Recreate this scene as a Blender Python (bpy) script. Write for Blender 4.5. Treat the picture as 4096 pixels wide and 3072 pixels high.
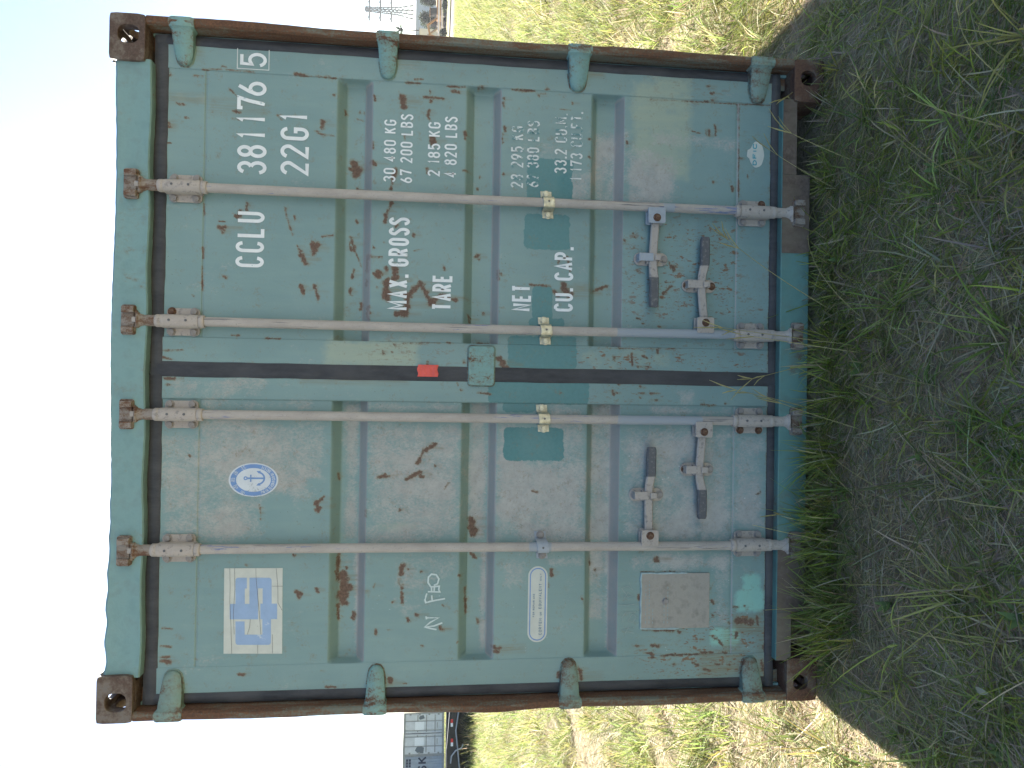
import bpy, bmesh, math, random
import numpy as np
from mathutils import Vector, Matrix

random.seed(7); rng = np.random.default_rng(11)
for o in list(bpy.data.objects): bpy.data.objects.remove(o)
S = bpy.context.scene
COL = S.collection
R = math.radians

# ------------------------------------------------------------------ camera
# phone held upright, picture stored on its side: the camera is rolled a quarter turn
CX, CY, CZ, YAW, PITCH, ROLL, FPX = 1.16625, -2.56307, 1.45899, 0.0067, -0.10781, 0.01656, 2839.68
cy, sy, cp, sp = math.cos(YAW), math.sin(YAW), math.cos(PITCH), math.sin(PITCH)
FWD = Vector((sy*cp, cy*cp, sp)); r0 = Vector((cy, -sy, 0)); u0 = r0.cross(FWD)
RGT = math.cos(ROLL)*r0 + math.sin(ROLL)*u0
UPV = math.cos(ROLL)*u0 - math.sin(ROLL)*r0
cam = bpy.data.cameras.new('camera'); camo = bpy.data.objects.new('camera', cam); COL.objects.link(camo)
m = Matrix.Identity(4)
for i in range(3):
    m[i][0] = -UPV[i]; m[i][1] = RGT[i]; m[i][2] = -FWD[i]
m[0][3], m[1][3], m[2][3] = CX, CY, CZ
camo.matrix_world = m
cam.sensor_width = 36; cam.lens = FPX/4096*36; cam.clip_start = .05; cam.clip_end = 5000
S.camera = camo

# ------------------------------------------------------------------ sky, sun, exposure
SUN_EL, SUN_AZ = R(30.5), R(-4.0)          # azimuth from +Y towards +X: behind the container
w = bpy.data.worlds.new('World'); S.world = w; w.use_nodes = True
nt = w.node_tree; bg = nt.nodes['Background']
sky = nt.nodes.new('ShaderNodeTexSky'); sky.sky_type = 'NISHITA'; sky.sun_disc = False
sky.sun_elevation = SUN_EL; sky.sun_rotation = SUN_AZ
sky.altitude = 0; sky.air_density = 0.8; sky.dust_density = 0.3; sky.ozone_density = 1.2
nt.links.new(sky.outputs[0], bg.inputs[0]); bg.inputs[1].default_value = 0.06
sl = bpy.data.lights.new('sun', 'SUN'); sl.energy = 5.0; sl.angle = R(.55); sl.color = (1, .93, .82)
so = bpy.data.objects.new('sun', sl); COL.objects.link(so)
sd = Vector((math.sin(SUN_AZ)*math.cos(SUN_EL), math.cos(SUN_AZ)*math.cos(SUN_EL), math.sin(SUN_EL)))
so.rotation_euler = sd.to_track_quat('Z', 'Y').to_euler(); so.location = sd*60
S.view_settings.view_transform = 'Standard'; S.view_settings.look = 'None'
S.view_settings.exposure = 2.32; S.view_settings.gamma = 1

# ------------------------------------------------------------------ measuring helper
def P(u, v, y):
    """metres on the upright plane at depth y for a point measured on the 4096 px photograph"""
    d = FWD*FPX + UPV*(2048-u) + RGT*(1536-v)
    t = (y-CY)/d.y
    return Vector((CX+d.x*t, y, CZ+d.z*t))
def G(u, v, z=0):
    d = FWD*FPX + UPV*(2048-u) + RGT*(1536-v)
    t = (z-CZ)/d.z
    return Vector((CX+d.x*t, CY+d.y*t, z))
ZB = {'00': (350, 0), '01': (1200, 0), '02': (2000, 0), '03': (2600, 100), '10': (350, 700), '11': (1200, 700), '12': (2000, 700), '13': (2600, 700),
      '20': (350, 1450), '21': (1200, 1450), '22': (2000, 1450), '23': (2600, 1450), '30': (350, 2200), '31': (1200, 2200), '32': (2000, 2200), '33': (2600, 2200)}
ZS = .4823
def Zp(r, zx, zy, y): return P(ZB[r][0]+zx*ZS, ZB[r][1]+zy*ZS, y)

# ------------------------------------------------------------------ object helpers
def link(name, me, mat=None, parent=None, label=None, cat=None, group=None, kind=None):
    o = bpy.data.objects.new(name, me); COL.objects.link(o)
    if mat is not None and me is not None and not me.materials: me.materials.append(mat)
    if parent is not None: o.parent = parent
    tag(o, label, cat, group, kind); return o
def tag(o, label=None, cat=None, group=None, kind=None):
    if label: o['label'] = label
    if cat: o['category'] = cat
    if group: o['group'] = group
    if kind: o['kind'] = kind
    return o
def empty(name, loc=(0, 0, 0), rz=0, label=None, cat=None, group=None):
    o = bpy.data.objects.new(name, None); COL.objects.link(o); o.location = loc; o.rotation_euler[2] = rz
    o.empty_display_size = .1
    return tag(o, label, cat, group)

class MB:
    def __init__(s): s.v = []; s.f = []
    def add(s, vs, fs):
        n = len(s.v); s.v += [tuple(p) for p in vs]; s.f += [tuple(i+n for i in f) for f in fs]; return s
    def box(s, x0, x1, y0, y1, z0, z1):
        return s.add([(x0,y0,z0),(x1,y0,z0),(x1,y1,z0),(x0,y1,z0),(x0,y0,z1),(x1,y0,z1),(x1,y1,z1),(x0,y1,z1)],
                     [(0,3,2,1),(4,5,6,7),(0,1,5,4),(1,2,6,5),(2,3,7,6),(3,0,4,7)])
    def prism(s, pts, y0, y1):            # polygon in x,z (counter-clockwise seen from -y) extruded along y
        n = len(pts)
        vs = [(x, y0, z) for x, z in pts]+[(x, y1, z) for x, z in pts]
        fs = [tuple(range(n)), tuple(range(2*n-1, n-1, -1))]+[(i, i+n, (i+1) % n+n, (i+1) % n) for i in range(n)]
        return s.add(vs, fs)
    def sheet(s, pts, y):                 # flat polygon
        return s.add([(x, y, z) for x, z in pts], [tuple(range(len(pts)))])
    def loft(s, rings, caps=True):
        n = len(rings[0]); vs = [p for r in rings for p in r]; fs = []
        for k in range(len(rings)-1):
            for i in range(n):
                j = (i+1) % n
                fs.append((k*n+i, k*n+j, (k+1)*n+j, (k+1)*n+i))
        if caps: fs += [tuple(range(n-1, -1, -1)), tuple(range((len(rings)-1)*n, len(rings)*n))]
        return s.add(vs, fs)
    def tube(s, pts, r, seg=8, caps=True):
        pts = [Vector(p) for p in pts]; rings = []
        rr = r if isinstance(r, (list, tuple)) else [r]*len(pts)
        ref = None
        for i, p in enumerate(pts):
            t = (pts[min(i+1, len(pts)-1)]-pts[max(i-1, 0)]).normalized()
            a = Vector((0, 0, 1)) if abs(t.z) < .9 else Vector((1, 0, 0))
            if ref is not None: a = ref
            e1 = (a-t*a.dot(t)).normalized(); e2 = t.cross(e1); ref = e1
            rings.append([p+rr[i]*(math.cos(2*math.pi*k/seg)*e1+math.sin(2*math.pi*k/seg)*e2) for k in range(seg)])
        return s.loft(rings, caps)
    def mesh(s, name, bevel=0, smooth=False, seg=2):
        me = bpy.data.meshes.new(name); me.from_pydata(s.v, [], s.f)
        bm = bmesh.new(); bm.from_mesh(me)
        if bevel:
            bmesh.ops.remove_doubles(bm, verts=bm.verts, dist=1e-6)
            bmesh.ops.recalc_face_normals(bm, faces=bm.faces)
            es = [e for e in bm.edges if len(e.link_faces) == 2 and e.calc_face_angle(0) > .5]
            bmesh.ops.bevel(bm, geom=es, offset=bevel, segments=seg, affect='EDGES', profile=.5, clamp_overlap=True)
        else: bmesh.ops.recalc_face_normals(bm, faces=bm.faces)
        bm.to_mesh(me); bm.free()
        if smooth:
            me.polygons.foreach_set('use_smooth', [True]*len(me.polygons))
            me.set_sharp_from_angle(angle=R(38))
        return me
    def build(s, name, mat, parent=None, bevel=0, smooth=False, **k):
        return link(name, s.mesh(name, bevel, smooth), mat, parent, **k)

def rrect(x0, x1, z0, z1, r, n=5):
    out = []
    for cx_, cz_, a in ((x1-r, z0+r, -90), (x1-r, z1-r, 0), (x0+r, z1-r, 90), (x0+r, z0+r, 180)):
        for k in range(n+1):
            t = R(a+90*k/n); out.append((cx_+r*math.cos(t), cz_+r*math.sin(t)))
    return out
def ell(cx_, cz_, rx, rz, n=40): return [(cx_+rx*math.cos(2*math.pi*k/n), cz_+rz*math.sin(2*math.pi*k/n)) for k in range(n)]

# ------------------------------------------------------------------ material helper
class NT:
    def __init__(s, name):
        s.m = bpy.data.materials.new(name); s.m.use_nodes = True; s.t = s.m.node_tree; s.t.nodes.clear()
        s.out = s.t.nodes.new('ShaderNodeOutputMaterial'); s.tc = s.t.nodes.new('ShaderNodeTexCoord')
        s.obj = s.tc.outputs['Object']
    def L(s, a, b):
        if isinstance(a, (int, float)): b.default_value = a
        elif isinstance(a, (tuple, list)): b.default_value = tuple(a)+((1,) if len(a) == 3 and b.type == 'RGBA' else ())
        else: s.t.links.new(a, b)
    def math(s, op, a, b=0, c=None, clamp=False):
        n = s.t.nodes.new('ShaderNodeMath'); n.operation = op; n.use_clamp = clamp
        s.L(a, n.inputs[0]); s.L(b, n.inputs[1])
        if c is not None: s.L(c, n.inputs[2])
        return n.outputs[0]
    def mix(s, f, a, b):
        n = s.t.nodes.new('ShaderNodeMix'); n.data_type = 'RGBA'
        s.L(f, n.inputs[0]); s.L(a, n.inputs[6]); s.L(b, n.inputs[7]); return n.outputs[2]
    def noise(s, scale, detail=4, rough=.6, vec=None, sc=(1, 1, 1), off=(0, 0, 0), dist=0):
        mp = s.t.nodes.new('ShaderNodeMapping'); s.L(vec or s.obj, mp.inputs[0]); mp.inputs[3].default_value = sc; mp.inputs[1].default_value = off
        n = s.t.nodes.new('ShaderNodeTexNoise'); s.L(mp.outputs[0], n.inputs['Vector'])
        n.inputs['Scale'].default_value = scale; n.inputs['Detail'].default_value = detail; n.inputs['Roughness'].default_value = rough; n.inputs['Distortion'].default_value = dist
        return n.outputs['Fac']
    def voro(s, scale, sc=(1, 1, 1)):
        mp = s.t.nodes.new('ShaderNodeMapping'); s.L(s.obj, mp.inputs[0]); mp.inputs[3].default_value = sc
        n = s.t.nodes.new('ShaderNodeTexVoronoi'); s.L(mp.outputs[0], n.inputs['Vector']); n.inputs['Scale'].default_value = scale
        return n.outputs['Distance']
    def rng(s, x, a, b, c=0., d=1.):
        n = s.t.nodes.new('ShaderNodeMapRange'); n.clamp = True
        s.L(x, n.inputs[0])
        for i, q in enumerate((a, b, c, d)): s.L(q, n.inputs[i+1])
        return n.outputs[0]
    def attr(s, name):
        n = s.t.nodes.new('ShaderNodeAttribute'); n.attribute_name = name
        q = s.t.nodes.new('ShaderNodeSeparateColor'); s.t.links.new(n.outputs['Color'], q.inputs[0])
        return q.outputs[0], q.outputs[1], q.outputs[2], n.outputs['Color']
    def sep(s, vec=None):
        q = s.t.nodes.new('ShaderNodeSeparateXYZ'); s.L(vec or s.obj, q.inputs[0]); return q.outputs
    def geo(s): return s.t.nodes.new('ShaderNodeNewGeometry').outputs
    def bump(s, h, strength=.3, dist=.002):
        n = s.t.nodes.new('ShaderNodeBump'); n.inputs['Strength'].default_value = strength; n.inputs['Distance'].default_value = dist
        s.L(h, n.inputs['Height']); return n.outputs[0]
    def bsdf(s, col, rough=.5, metal=0., nrm=None, spec=.5, **k):
        b = s.t.nodes.new('ShaderNodeBsdfPrincipled')
        s.L(col, b.inputs['Base Color']); s.L(rough, b.inputs['Roughness']); s.L(metal, b.inputs['Metallic'])
        b.inputs['Specular IOR Level'].default_value = spec
        if nrm is not None: s.L(nrm, b.inputs['Normal'])
        s.t.links.new(b.outputs[0], s.out.inputs[0]); return s.m

TEAL = (.125, .262, .258); RUST = (.085, .040, .026); RUSTL = (.20, .085, .035)
def rust_mix(M, off=0):
    n = M.noise(60, 5, .7, off=(off, 3, 1)); return M.mix(M.rng(n, .35, .65), RUST, (.12, .062, .038))

def mat_door(name):
    M = NT(name)
    rust, oxid, patch, _ = M.attr('maskA'); pale, mint, streak, _ = M.attr('maskB'); speck, fleck, dust, _ = M.attr('maskC')
    big = M.noise(2.2, 4, .6); fine = M.noise(90, 4, .65); vert = M.noise(14, 4, .6, sc=(3, 1, .35))
    c = M.mix(M.rng(big, .35, .68), (.178, .274, .262), (.216, .314, .296))
    c = M.mix(M.math('MULTIPLY', M.rng(vert, .45, .75), .35), c, (.235, .335, .295))
    c = M.mix(M.math('MULTIPLY', M.rng(M.math('ADD', pale, M.math('MULTIPLY', M.math('SUBTRACT', M.noise(16, 5, .7, off=(5, 1, 3)), .5), 1.2)), .3, .75), M.rng(vert, .2, .7, .55, .95)), c, (.325, .375, .285))
    e = M.noise(38, 4, .7); ed = M.math('SUBTRACT', e, .5)
    mk = M.rng(M.math('ADD', mint, M.math('MULTIPLY', ed, .8)), .35, .7)
    c = M.mix(M.math('MULTIPLY', mk, .9), c, (.26, .50, .42))
    # chalky worn areas: fine flakes over the paint
    ox = M.math('ADD', M.math('ADD', oxid, M.math('MULTIPLY', M.math('SUBTRACT', M.noise(7, 6, .75, sc=(1, 1, .8), dist=.4), .5), 1.9)), M.math('MULTIPLY', M.math('SUBTRACT', M.noise(170, 5, .75, sc=(1, 1, .6)), .5), 1.1))
    oxf = M.rng(ox, .24, .68)
    oc = M.mix(M.rng(M.noise(26, 4, .7), .3, .7), (.35, .325, .295), (.47, .435, .395))
    oc = M.mix(M.rng(M.noise(220, 3, .6), .3, .36, .6, 0), oc, (.09, .085, .08))
    c = M.mix(M.math('MULTIPLY', oxf, .82), c, oc)
    pk = M.rng(M.math('ADD', patch, M.math('MULTIPLY', ed, 1.0)), .45, .56)
    c = M.mix(pk, c, M.mix(M.rng(fine, .3, .7), (.085, .205, .205), (.10, .232, .23)))
    # stains running down
    sk = M.math('MULTIPLY', streak, M.rng(M.noise(70, 4, .7, sc=(2.2, 1, .12)), .3, .62))
    c = M.mix(M.math('MULTIPLY', sk, .75), c, (.20, .145, .065))
    # rust specks then rust patches with an orange rim
    vs = M.noise(120, 3, .7, sc=(1.15, 1, .42)); vs2 = M.noise(42, 4, .7, sc=(1, 1, .5), off=(4, 0, 2))
    sp_ = M.math('MULTIPLY', M.rng(speck, .05, .6), M.math('MAXIMUM', M.rng(vs, .60, .67), M.rng(M.math('ADD', vs2, M.math('MULTIPLY', M.math('SUBTRACT', vs, .5), .5)), .59, .66)))
    rn = M.math('ADD', rust, M.math('ADD', M.math('MULTIPLY', M.math('SUBTRACT', M.noise(95, 6, .8, dist=.6), .5), 1.5), M.math('MULTIPLY', M.math('SUBTRACT', M.noise(24, 3, .6, off=(9, 2, 0)), .5), 1.0)))
    c = M.mix(M.math('MULTIPLY', M.rng(rn, .12, .44), .62), c, (.21, .165, .095))
    c = M.mix(M.math('MULTIPLY', sp_, .85), c, RUSTL)
    rk = M.rng(rn, .35, .56)
    rc = M.mix(M.rng(M.noise(110, 4, .7, off=(1, 5, 2)), .35, .65), (.095, .052, .038), (.175, .105, .072))
    c = M.mix(M.math('MULTIPLY', rk, .93), c, rc)
    # tiny dark chips, pale paint flecks
    ch = M.rng(M.voro(42), .05, .075, 1, 0)
    ch = M.math('MULTIPLY', ch, M.rng(M.noise(3.2, 3, .6, off=(7, 0, 0)), .5, .62))
    c = M.mix(M.math('MULTIPLY', ch, .75), c, (.05, .06, .055))
    fk = M.math('MULTIPLY', M.rng(fleck, .1, .6), M.math('MULTIPLY', M.rng(M.voro(60, (1, 1, .6)), .07, .11, 1, 0), M.rng(M.noise(11, 2, .5, off=(1, 1, 9)), .50, .56)))
    c = M.mix(M.math('MULTIPLY', fk, .8), c, (.62, .66, .64))
    # dust lying on the ledges that face up
    g = M.geo(); nz = M.sep(g['Normal'])[2]
    du = M.math('MULTIPLY', M.rng(nz, .25, .6), M.rng(M.noise(30, 4, .6), .25, .6, .55, .95))
    c = M.mix(M.math('MULTIPLY', du, .85), c, (.355, .315, .28))
    dk = M.math('MULTIPLY', M.rng(dust, .1, .9), M.rng(M.noise(20, 5, .7), .3, .65))
    c = M.mix(M.math('MULTIPLY', dk, .6), c, (.12, .11, .10))
    h = M.math('ADD', M.math('MULTIPLY', rn, -.8), M.math('ADD', M.math('MULTIPLY', fine, .25), M.math('MULTIPLY', pk, .5)))
    ro = M.rng(M.math('MAXIMUM', rk, oxf), 0, 1, .42, .8)
    return M.bsdf(c, ro, 0, M.bump(h, .35, .0015), .4)

def mat_steel(name, base, rust_lo=.62, rust_hi=.72, dirt=.3, scl=7, rough=.55, rustc=None, worn=None, seed=0, vstretch=.5):
    """painted steel with rust coming through"""
    M = NT(name)
    n1 = M.noise(scl, 6, .72, sc=(1, 1, vstretch), off=(seed, seed*.7, 0)); n2 = M.noise(scl*9, 5, .7, off=(seed, 0, 2)); n3 = M.noise(scl*3, 4, .6, off=(0, seed, 5))
    b2 = tuple(min(1, x*1.2+.01) for x in base)
    c = M.mix(M.rng(n3, .3, .7), base, b2)
    c = M.mix(M.math('MULTIPLY', M.rng(n3, .5, .75), dirt), c, (.075, .07, .06))
    if worn: c = M.mix(M.rng(M.math('ADD', n3, M.math('MULTIPLY', n2, .35)), .74, .86), c, worn)
    f = M.math('ADD', n1, M.math('MULTIPLY', M.math('SUBTRACT', n2, .5), .45))
    c = M.mix(M.math('MULTIPLY', M.rng(f, rust_lo-.08, rust_hi), .5), c, (.20, .14, .07))
    rc = rustc or (RUST, (.15, .075, .042))
    c = M.mix(M.rng(f, rust_lo, rust_hi), c, M.mix(M.rng(n2, .35, .65), rc[0], rc[1]))
    return M.bsdf(c, M.rng(f, rust_lo, rust_hi, rough, .85), 0, M.bump(M.math('ADD', n2, M.math('MULTIPLY', f, .6)), .45, .002), .4)

def mat_flat(name, col, rough=.6, metal=0., var=.12, scl=40, spec=.4, bump=.15):
    M = NT(name); n = M.noise(scl, 4, .6)
    c = M.mix(M.rng(n, .3, .7), tuple(x*(1-var) for x in col), tuple(min(1, x*(1+var)) for x in col))
    return M.bsdf(c, rough, metal, M.bump(n, bump, .001), spec)

def mat_bar(name):
    M = NT(name)
    n = M.noise(22, 5, .7, sc=(1, 1, .35)); cr = M.noise(55, 4, .75, sc=(1.4, 1.4, .05), off=(3, 1, 0)); z = M.sep()[2]; nb = M.noise(1.3, 3, .5, off=(6, 1, 1))
    c = M.mix(M.rng(n, .3, .7), (.335, .295, .255), (.45, .40, .35))
    c = M.mix(M.rng(M.noise(160, 3, .7), .62, .70, 0, .6), c, (.17, .155, .14))
    c = M.mix(M.rng(M.math('ADD', cr, M.math('MULTIPLY', M.math('SUBTRACT', nb, .5), .5)), .60, .66, 0, .85), c, (.10, .10, .11))
    c = M.mix(M.rng(M.math('ADD', M.noise(70, 4, .8, sc=(1.5, 1.5, .10), off=(8, 0, 0)), M.math('MULTIPLY', M.math('SUBTRACT', M.noise(1.6, 3, .5, off=(2, 2, 3)), .5), .7)), .64, .70, 0, .8), c, (.07, .13, .30))
    blue = M.attr('fresh')[0]
    c = M.mix(M.rng(M.math('ADD', blue, M.math('MULTIPLY', M.math('SUBTRACT', M.noise(28), .5), .5)), .45, .55), c, (.30, .325, .345))
    return M.bsdf(c, .5, 0, M.bump(M.math('ADD', n, cr), .3, .001), .4)

def mat_decal(name, col, wear=.66, back=(.115, .245, .245), scl=60):
    """self-adhesive lettering, worn through to the paint in places"""
    M = NT(name); a = M.noise(scl, 5, .75); b = M.noise(7, 3, .5, off=(2, 0, 5)); n = M.noise(25, 4, .6)
    c = M.mix(M.rng(n, .3, .7), tuple(x*.88 for x in col), col)
    c = M.mix(M.rng(M.math('ADD', a, M.math('MULTIPLY', M.math('SUBTRACT', b, .5), .7)), wear, wear+.04), c, back)
    return M.bsdf(c, .5, 0, None, .4)

def mat_rubber(name):
    M = NT(name); n = M.noise(30, 5, .7, sc=(1, 1, .3)); n2 = M.noise(4, 3, .6)
    c = M.mix(M.rng(n, .3, .72), (.022, .023, .027), (.06, .06, .064))
    c = M.mix(M.rng(n2, .45, .7, 0, .5), c, (.085, .082, .08))
    c = M.mix(M.rng(M.noise(120, 4, .8), .70, .74, 0, .5), c, (.2, .2, .2))
    return M.bsdf(c, .6, 0, M.bump(n, .5, .002), .4)

def mat_leaf(name, attr='tint', trans=.5):
    M = NT(name); col = M.attr(attr)[3]
    d = M.t.nodes.new('ShaderNodeBsdfPrincipled'); M.L(col, d.inputs['Base Color']); d.inputs['Roughness'].default_value = .55; d.inputs['Specular IOR Level'].default_value = .3
    t = M.t.nodes.new('ShaderNodeBsdfTranslucent'); M.L(col, t.inputs[0])
    x = M.t.nodes.new('ShaderNodeMixShader'); x.inputs[0].default_value = trans
    M.t.links.new(d.outputs[0], x.inputs[1]); M.t.links.new(t.outputs[0], x.inputs[2]); M.t.links.new(x.outputs[0], M.out.inputs[0])
    return M.m

def mat_ground(name):
    M = NT(name); a = M.noise(.9, 5, .65); b = M.noise(9, 5, .7); c_ = M.noise(70, 4, .7); big = M.noise(.16, 4, .6, off=(3, 8, 0))
    c = M.mix(M.rng(c_, .3, .7), (.26, .215, .15), (.58, .49, .34))
    g = M.rng(M.math('ADD', a, M.math('MULTIPLY', M.math('SUBTRACT', b, .5), .7)), .44, .60)
    far = M.math('LESS_THAN', 9., M.sep()[1])
    gc = M.mix(M.rng(b, .3, .7), (.15, .18, .06), (.28, .29, .11))
    gc = M.mix(M.rng(big, .42, .62), gc, (.34, .31, .17))
    dist_y = M.rng(M.sep()[1], 4., 14.)
    c = M.mix(M.math('MAXIMUM', M.math('MULTIPLY', g, .55), M.math('MULTIPLY', dist_y, .85)), c, gc)
    return M.bsdf(c, .9, 0, M.bump(M.math('ADD', b, c_), .8, .03), .2)

MD = mat_door('door_paint')
M_TEAL = mat_steel('teal_frame_paint', (.165, .275, .265), .66, .76, .35, 6)
M_SILL = mat_steel('sill_paint', (.10, .205, .18), .60, .72, .5, 4, seed=3)
M_SILLR = mat_steel('sill_paint_rusty', (.15, .125, .095), .38, .58, .4, 5, seed=5, rustc=((.085, .058, .042), (.17, .125, .095)))
M_HINGE = mat_steel('hinge_paint', (.165, .29, .265), .56, .66, .4, 16, seed=2)
M_HINGER = mat_steel('hinge_paint_rusty', (.17, .25, .21), .48, .64, .5, 14, seed=9)
M_RUST = mat_steel('rusty_post', (.115, .125, .10), .40, .52, .2, 14, seed=4, rustc=((.075, .036, .022), (.165, .082, .042)), vstretch=.15)
M_CAST = mat_steel('rusty_casting', (.14, .115, .095), .40, .54, .3, 12, seed=6, rustc=((.055, .034, .026), (.13, .085, .065)), vstretch=1)
M_CASTB = mat_steel('rusty_casting_red', (.16, .12, .09), .36, .50, .3, 12, seed=8, rustc=((.075, .036, .024), (.17, .085, .048)), vstretch=1)
M_BAR = mat_bar('bar_paint')
M_BRK = mat_steel('bracket_paint', (.37, .32, .275), .74, .86, .25, 20, seed=1, worn=(.25, .225, .205))
M_BRKB = mat_steel('bracket_paint_blue', (.30, .325, .35), .72, .84, .1, 20, seed=12)
M_ZINC = mat_flat('zinc_yellow', (.45, .44, .36), .38, .75, .35, 60, bump=.5)
M_BOLT = mat_steel('shade_toned_bolt', (.26, .235, .215), .66, .8, .2, 60, seed=19)  # bolt paint darkened to stand in for the shading on the heads
M_RBOLT = mat_steel('rusty_bolt', (.15, .09, .06), .4, .5, .2, 60, seed=15)
M_CAM = mat_steel('cam_rust', (.32, .27, .23), .50, .62, .3, 22, seed=10)
M_KEEP = mat_steel('keeper_rust', (.24, .205, .175), .46, .60, .3, 30, seed=13)
M_GRIP = mat_steel('grip_dark', (.095, .093, .095), .74, .86, .25, 30, seed=14, worn=(.20, .19, .175))
M_RUB = mat_rubber('rubber')
M_WHITE = mat_decal('white_lettering', (.80, .81, .79), .70)
M_WORN = mat_decal('white_lettering_worn', (.70, .71, .67), .575)
M_CREAM = mat_decal('cream_sticker', (.58, .585, .51), .70, (.10, .11, .10), 45)
M_LOGO = mat_decal('blue_print', (.30, .41, .58), .66, (.50, .56, .60), 30)
M_SEALB = mat_decal('seal_blue', (.16, .28, .52), .70, (.6, .63, .66), 50)
M_SEALW = mat_decal('seal_white', (.62, .65, .66), .54, (.22, .26, .26), 130)
M_TXTB = mat_decal('small_blue_print', (.12, .2, .28), .8, (.5, .5, .45))
M_CYAN = mat_decal('turquoise_print', (.07, .33, .38), .75, (.6, .6, .5))
M_CHALK = mat_decal('chalk', (.58, .66, .63), .68, (.13, .26, .25), 140)
M_CHALKF = mat_decal('faint_chalk', (.29, .36, .34), .56, (.12, .235, .23), 140)
M_RED = mat_flat('red_tape', (.66, .10, .075), .55, 0, .12, 30, bump=.5)
M_PLATE = mat_steel('data_plate', (.30, .275, .235), .72, .86, .5, 10, seed=17, rustc=((.14, .11, .085), (.2, .16, .12)))
M_SEALANT = mat_flat('pale_blue_sealant', (.33, .42, .42), .6, 0, .25)
M_DARK = mat_flat('underside', (.02, .02, .02), .9)
M_LEAF = mat_leaf('grass_blades')
M_GROUND = mat_ground('soil_and_thatch')

# ================================================================== the ground
def vnoise(x, y, s, seed=0):
    g = np.random.default_rng(seed).random((64, 64)); x = x*s+100.3; y = y*s+57.7
    i = np.floor(x).astype(int); j = np.floor(y).astype(int); fx = x-i; fy = y-j; fx = fx*fx*(3-2*fx); fy = fy*fy*(3-2*fy)
    a = lambda p, q: g[p % 64, q % 64]
    return (a(i, j)*(1-fx)+a(i+1, j)*fx)*(1-fy)+(a(i, j+1)*(1-fx)+a(i+1, j+1)*fx)*fy
def ground_h(x, y):
    x = np.asarray(x, float); y = np.asarray(y, float)
    h = (vnoise(x, y, 1.3, 5)-.5)*.05+(vnoise(x, y, 4., 6)-.5)*.03
    return h*np.clip(1.6-np.hypot(x-1.2, y)/40, 0, 1)-.005
def grid_mesh(name, xs, zs, fn, flip=False):
    X, Y = np.meshgrid(xs, zs); n, k = X.shape
    co = fn(X, Y).reshape(-1, 3)
    idx = np.arange(n*k).reshape(n, k)
    f = np.stack([idx[:-1, :-1], idx[:-1, 1:], idx[1:, 1:], idx[1:, :-1]], -1).reshape(-1, 4)
    if flip: f = f[:, ::-1]
    return np_mesh(name, co, f)
def np_mesh(name, co, f):
    me = bpy.data.meshes.new(name); q = f.shape[1]
    me.vertices.add(len(co)); me.vertices.foreach_set('co', co.astype(np.float32).ravel())
    me.loops.add(f.size); me.loops.foreach_set('vertex_index', f.astype(np.int32).ravel())
    me.polygons.add(len(f)); me.polygons.foreach_set('loop_start', np.arange(0, f.size, q, dtype=np.int32))
    me.update(calc_edges=True); return me
def col_attr(me, name, arr):
    a = me.attributes.new(name, 'FLOAT_COLOR', 'POINT')
    c = np.ones((len(arr), 4), np.float32); c[:, :3] = arr; a.data.foreach_set('color', c.ravel())

gx = np.concatenate([np.array([-1500, -800, -400, -200, -100, -60, -40, -25]), np.arange(-16, 18.01, .16), np.array([26, 40, 60, 100, 200, 400, 800, 1500])])
gy = np.concatenate([np.array([-1500, -600, -200, -80, -30, -12]), np.arange(-6, 16.01, .16), np.array([20, 25, 32, 40, 55, 75, 110, 200, 400, 800, 1500])])
me = grid_mesh('ground', gx, gy, lambda X, Y: np.stack([X, Y, ground_h(X, Y)], -1))
me.polygons.foreach_set('use_smooth', [True]*len(me.polygons))
ground = link('ground', me, M_GROUND, kind='structure')

# ================================================================== the container
D = .055                                     # depth of the door skin behind the castings' faces
CW, CH, CL = 2.438, 2.591, 6.058
cont = empty('shipping_container', (0, 0, 0), label='weathered teal steel shipping container with closed double doors, rust spots and white lettering', cat='container')

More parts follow.
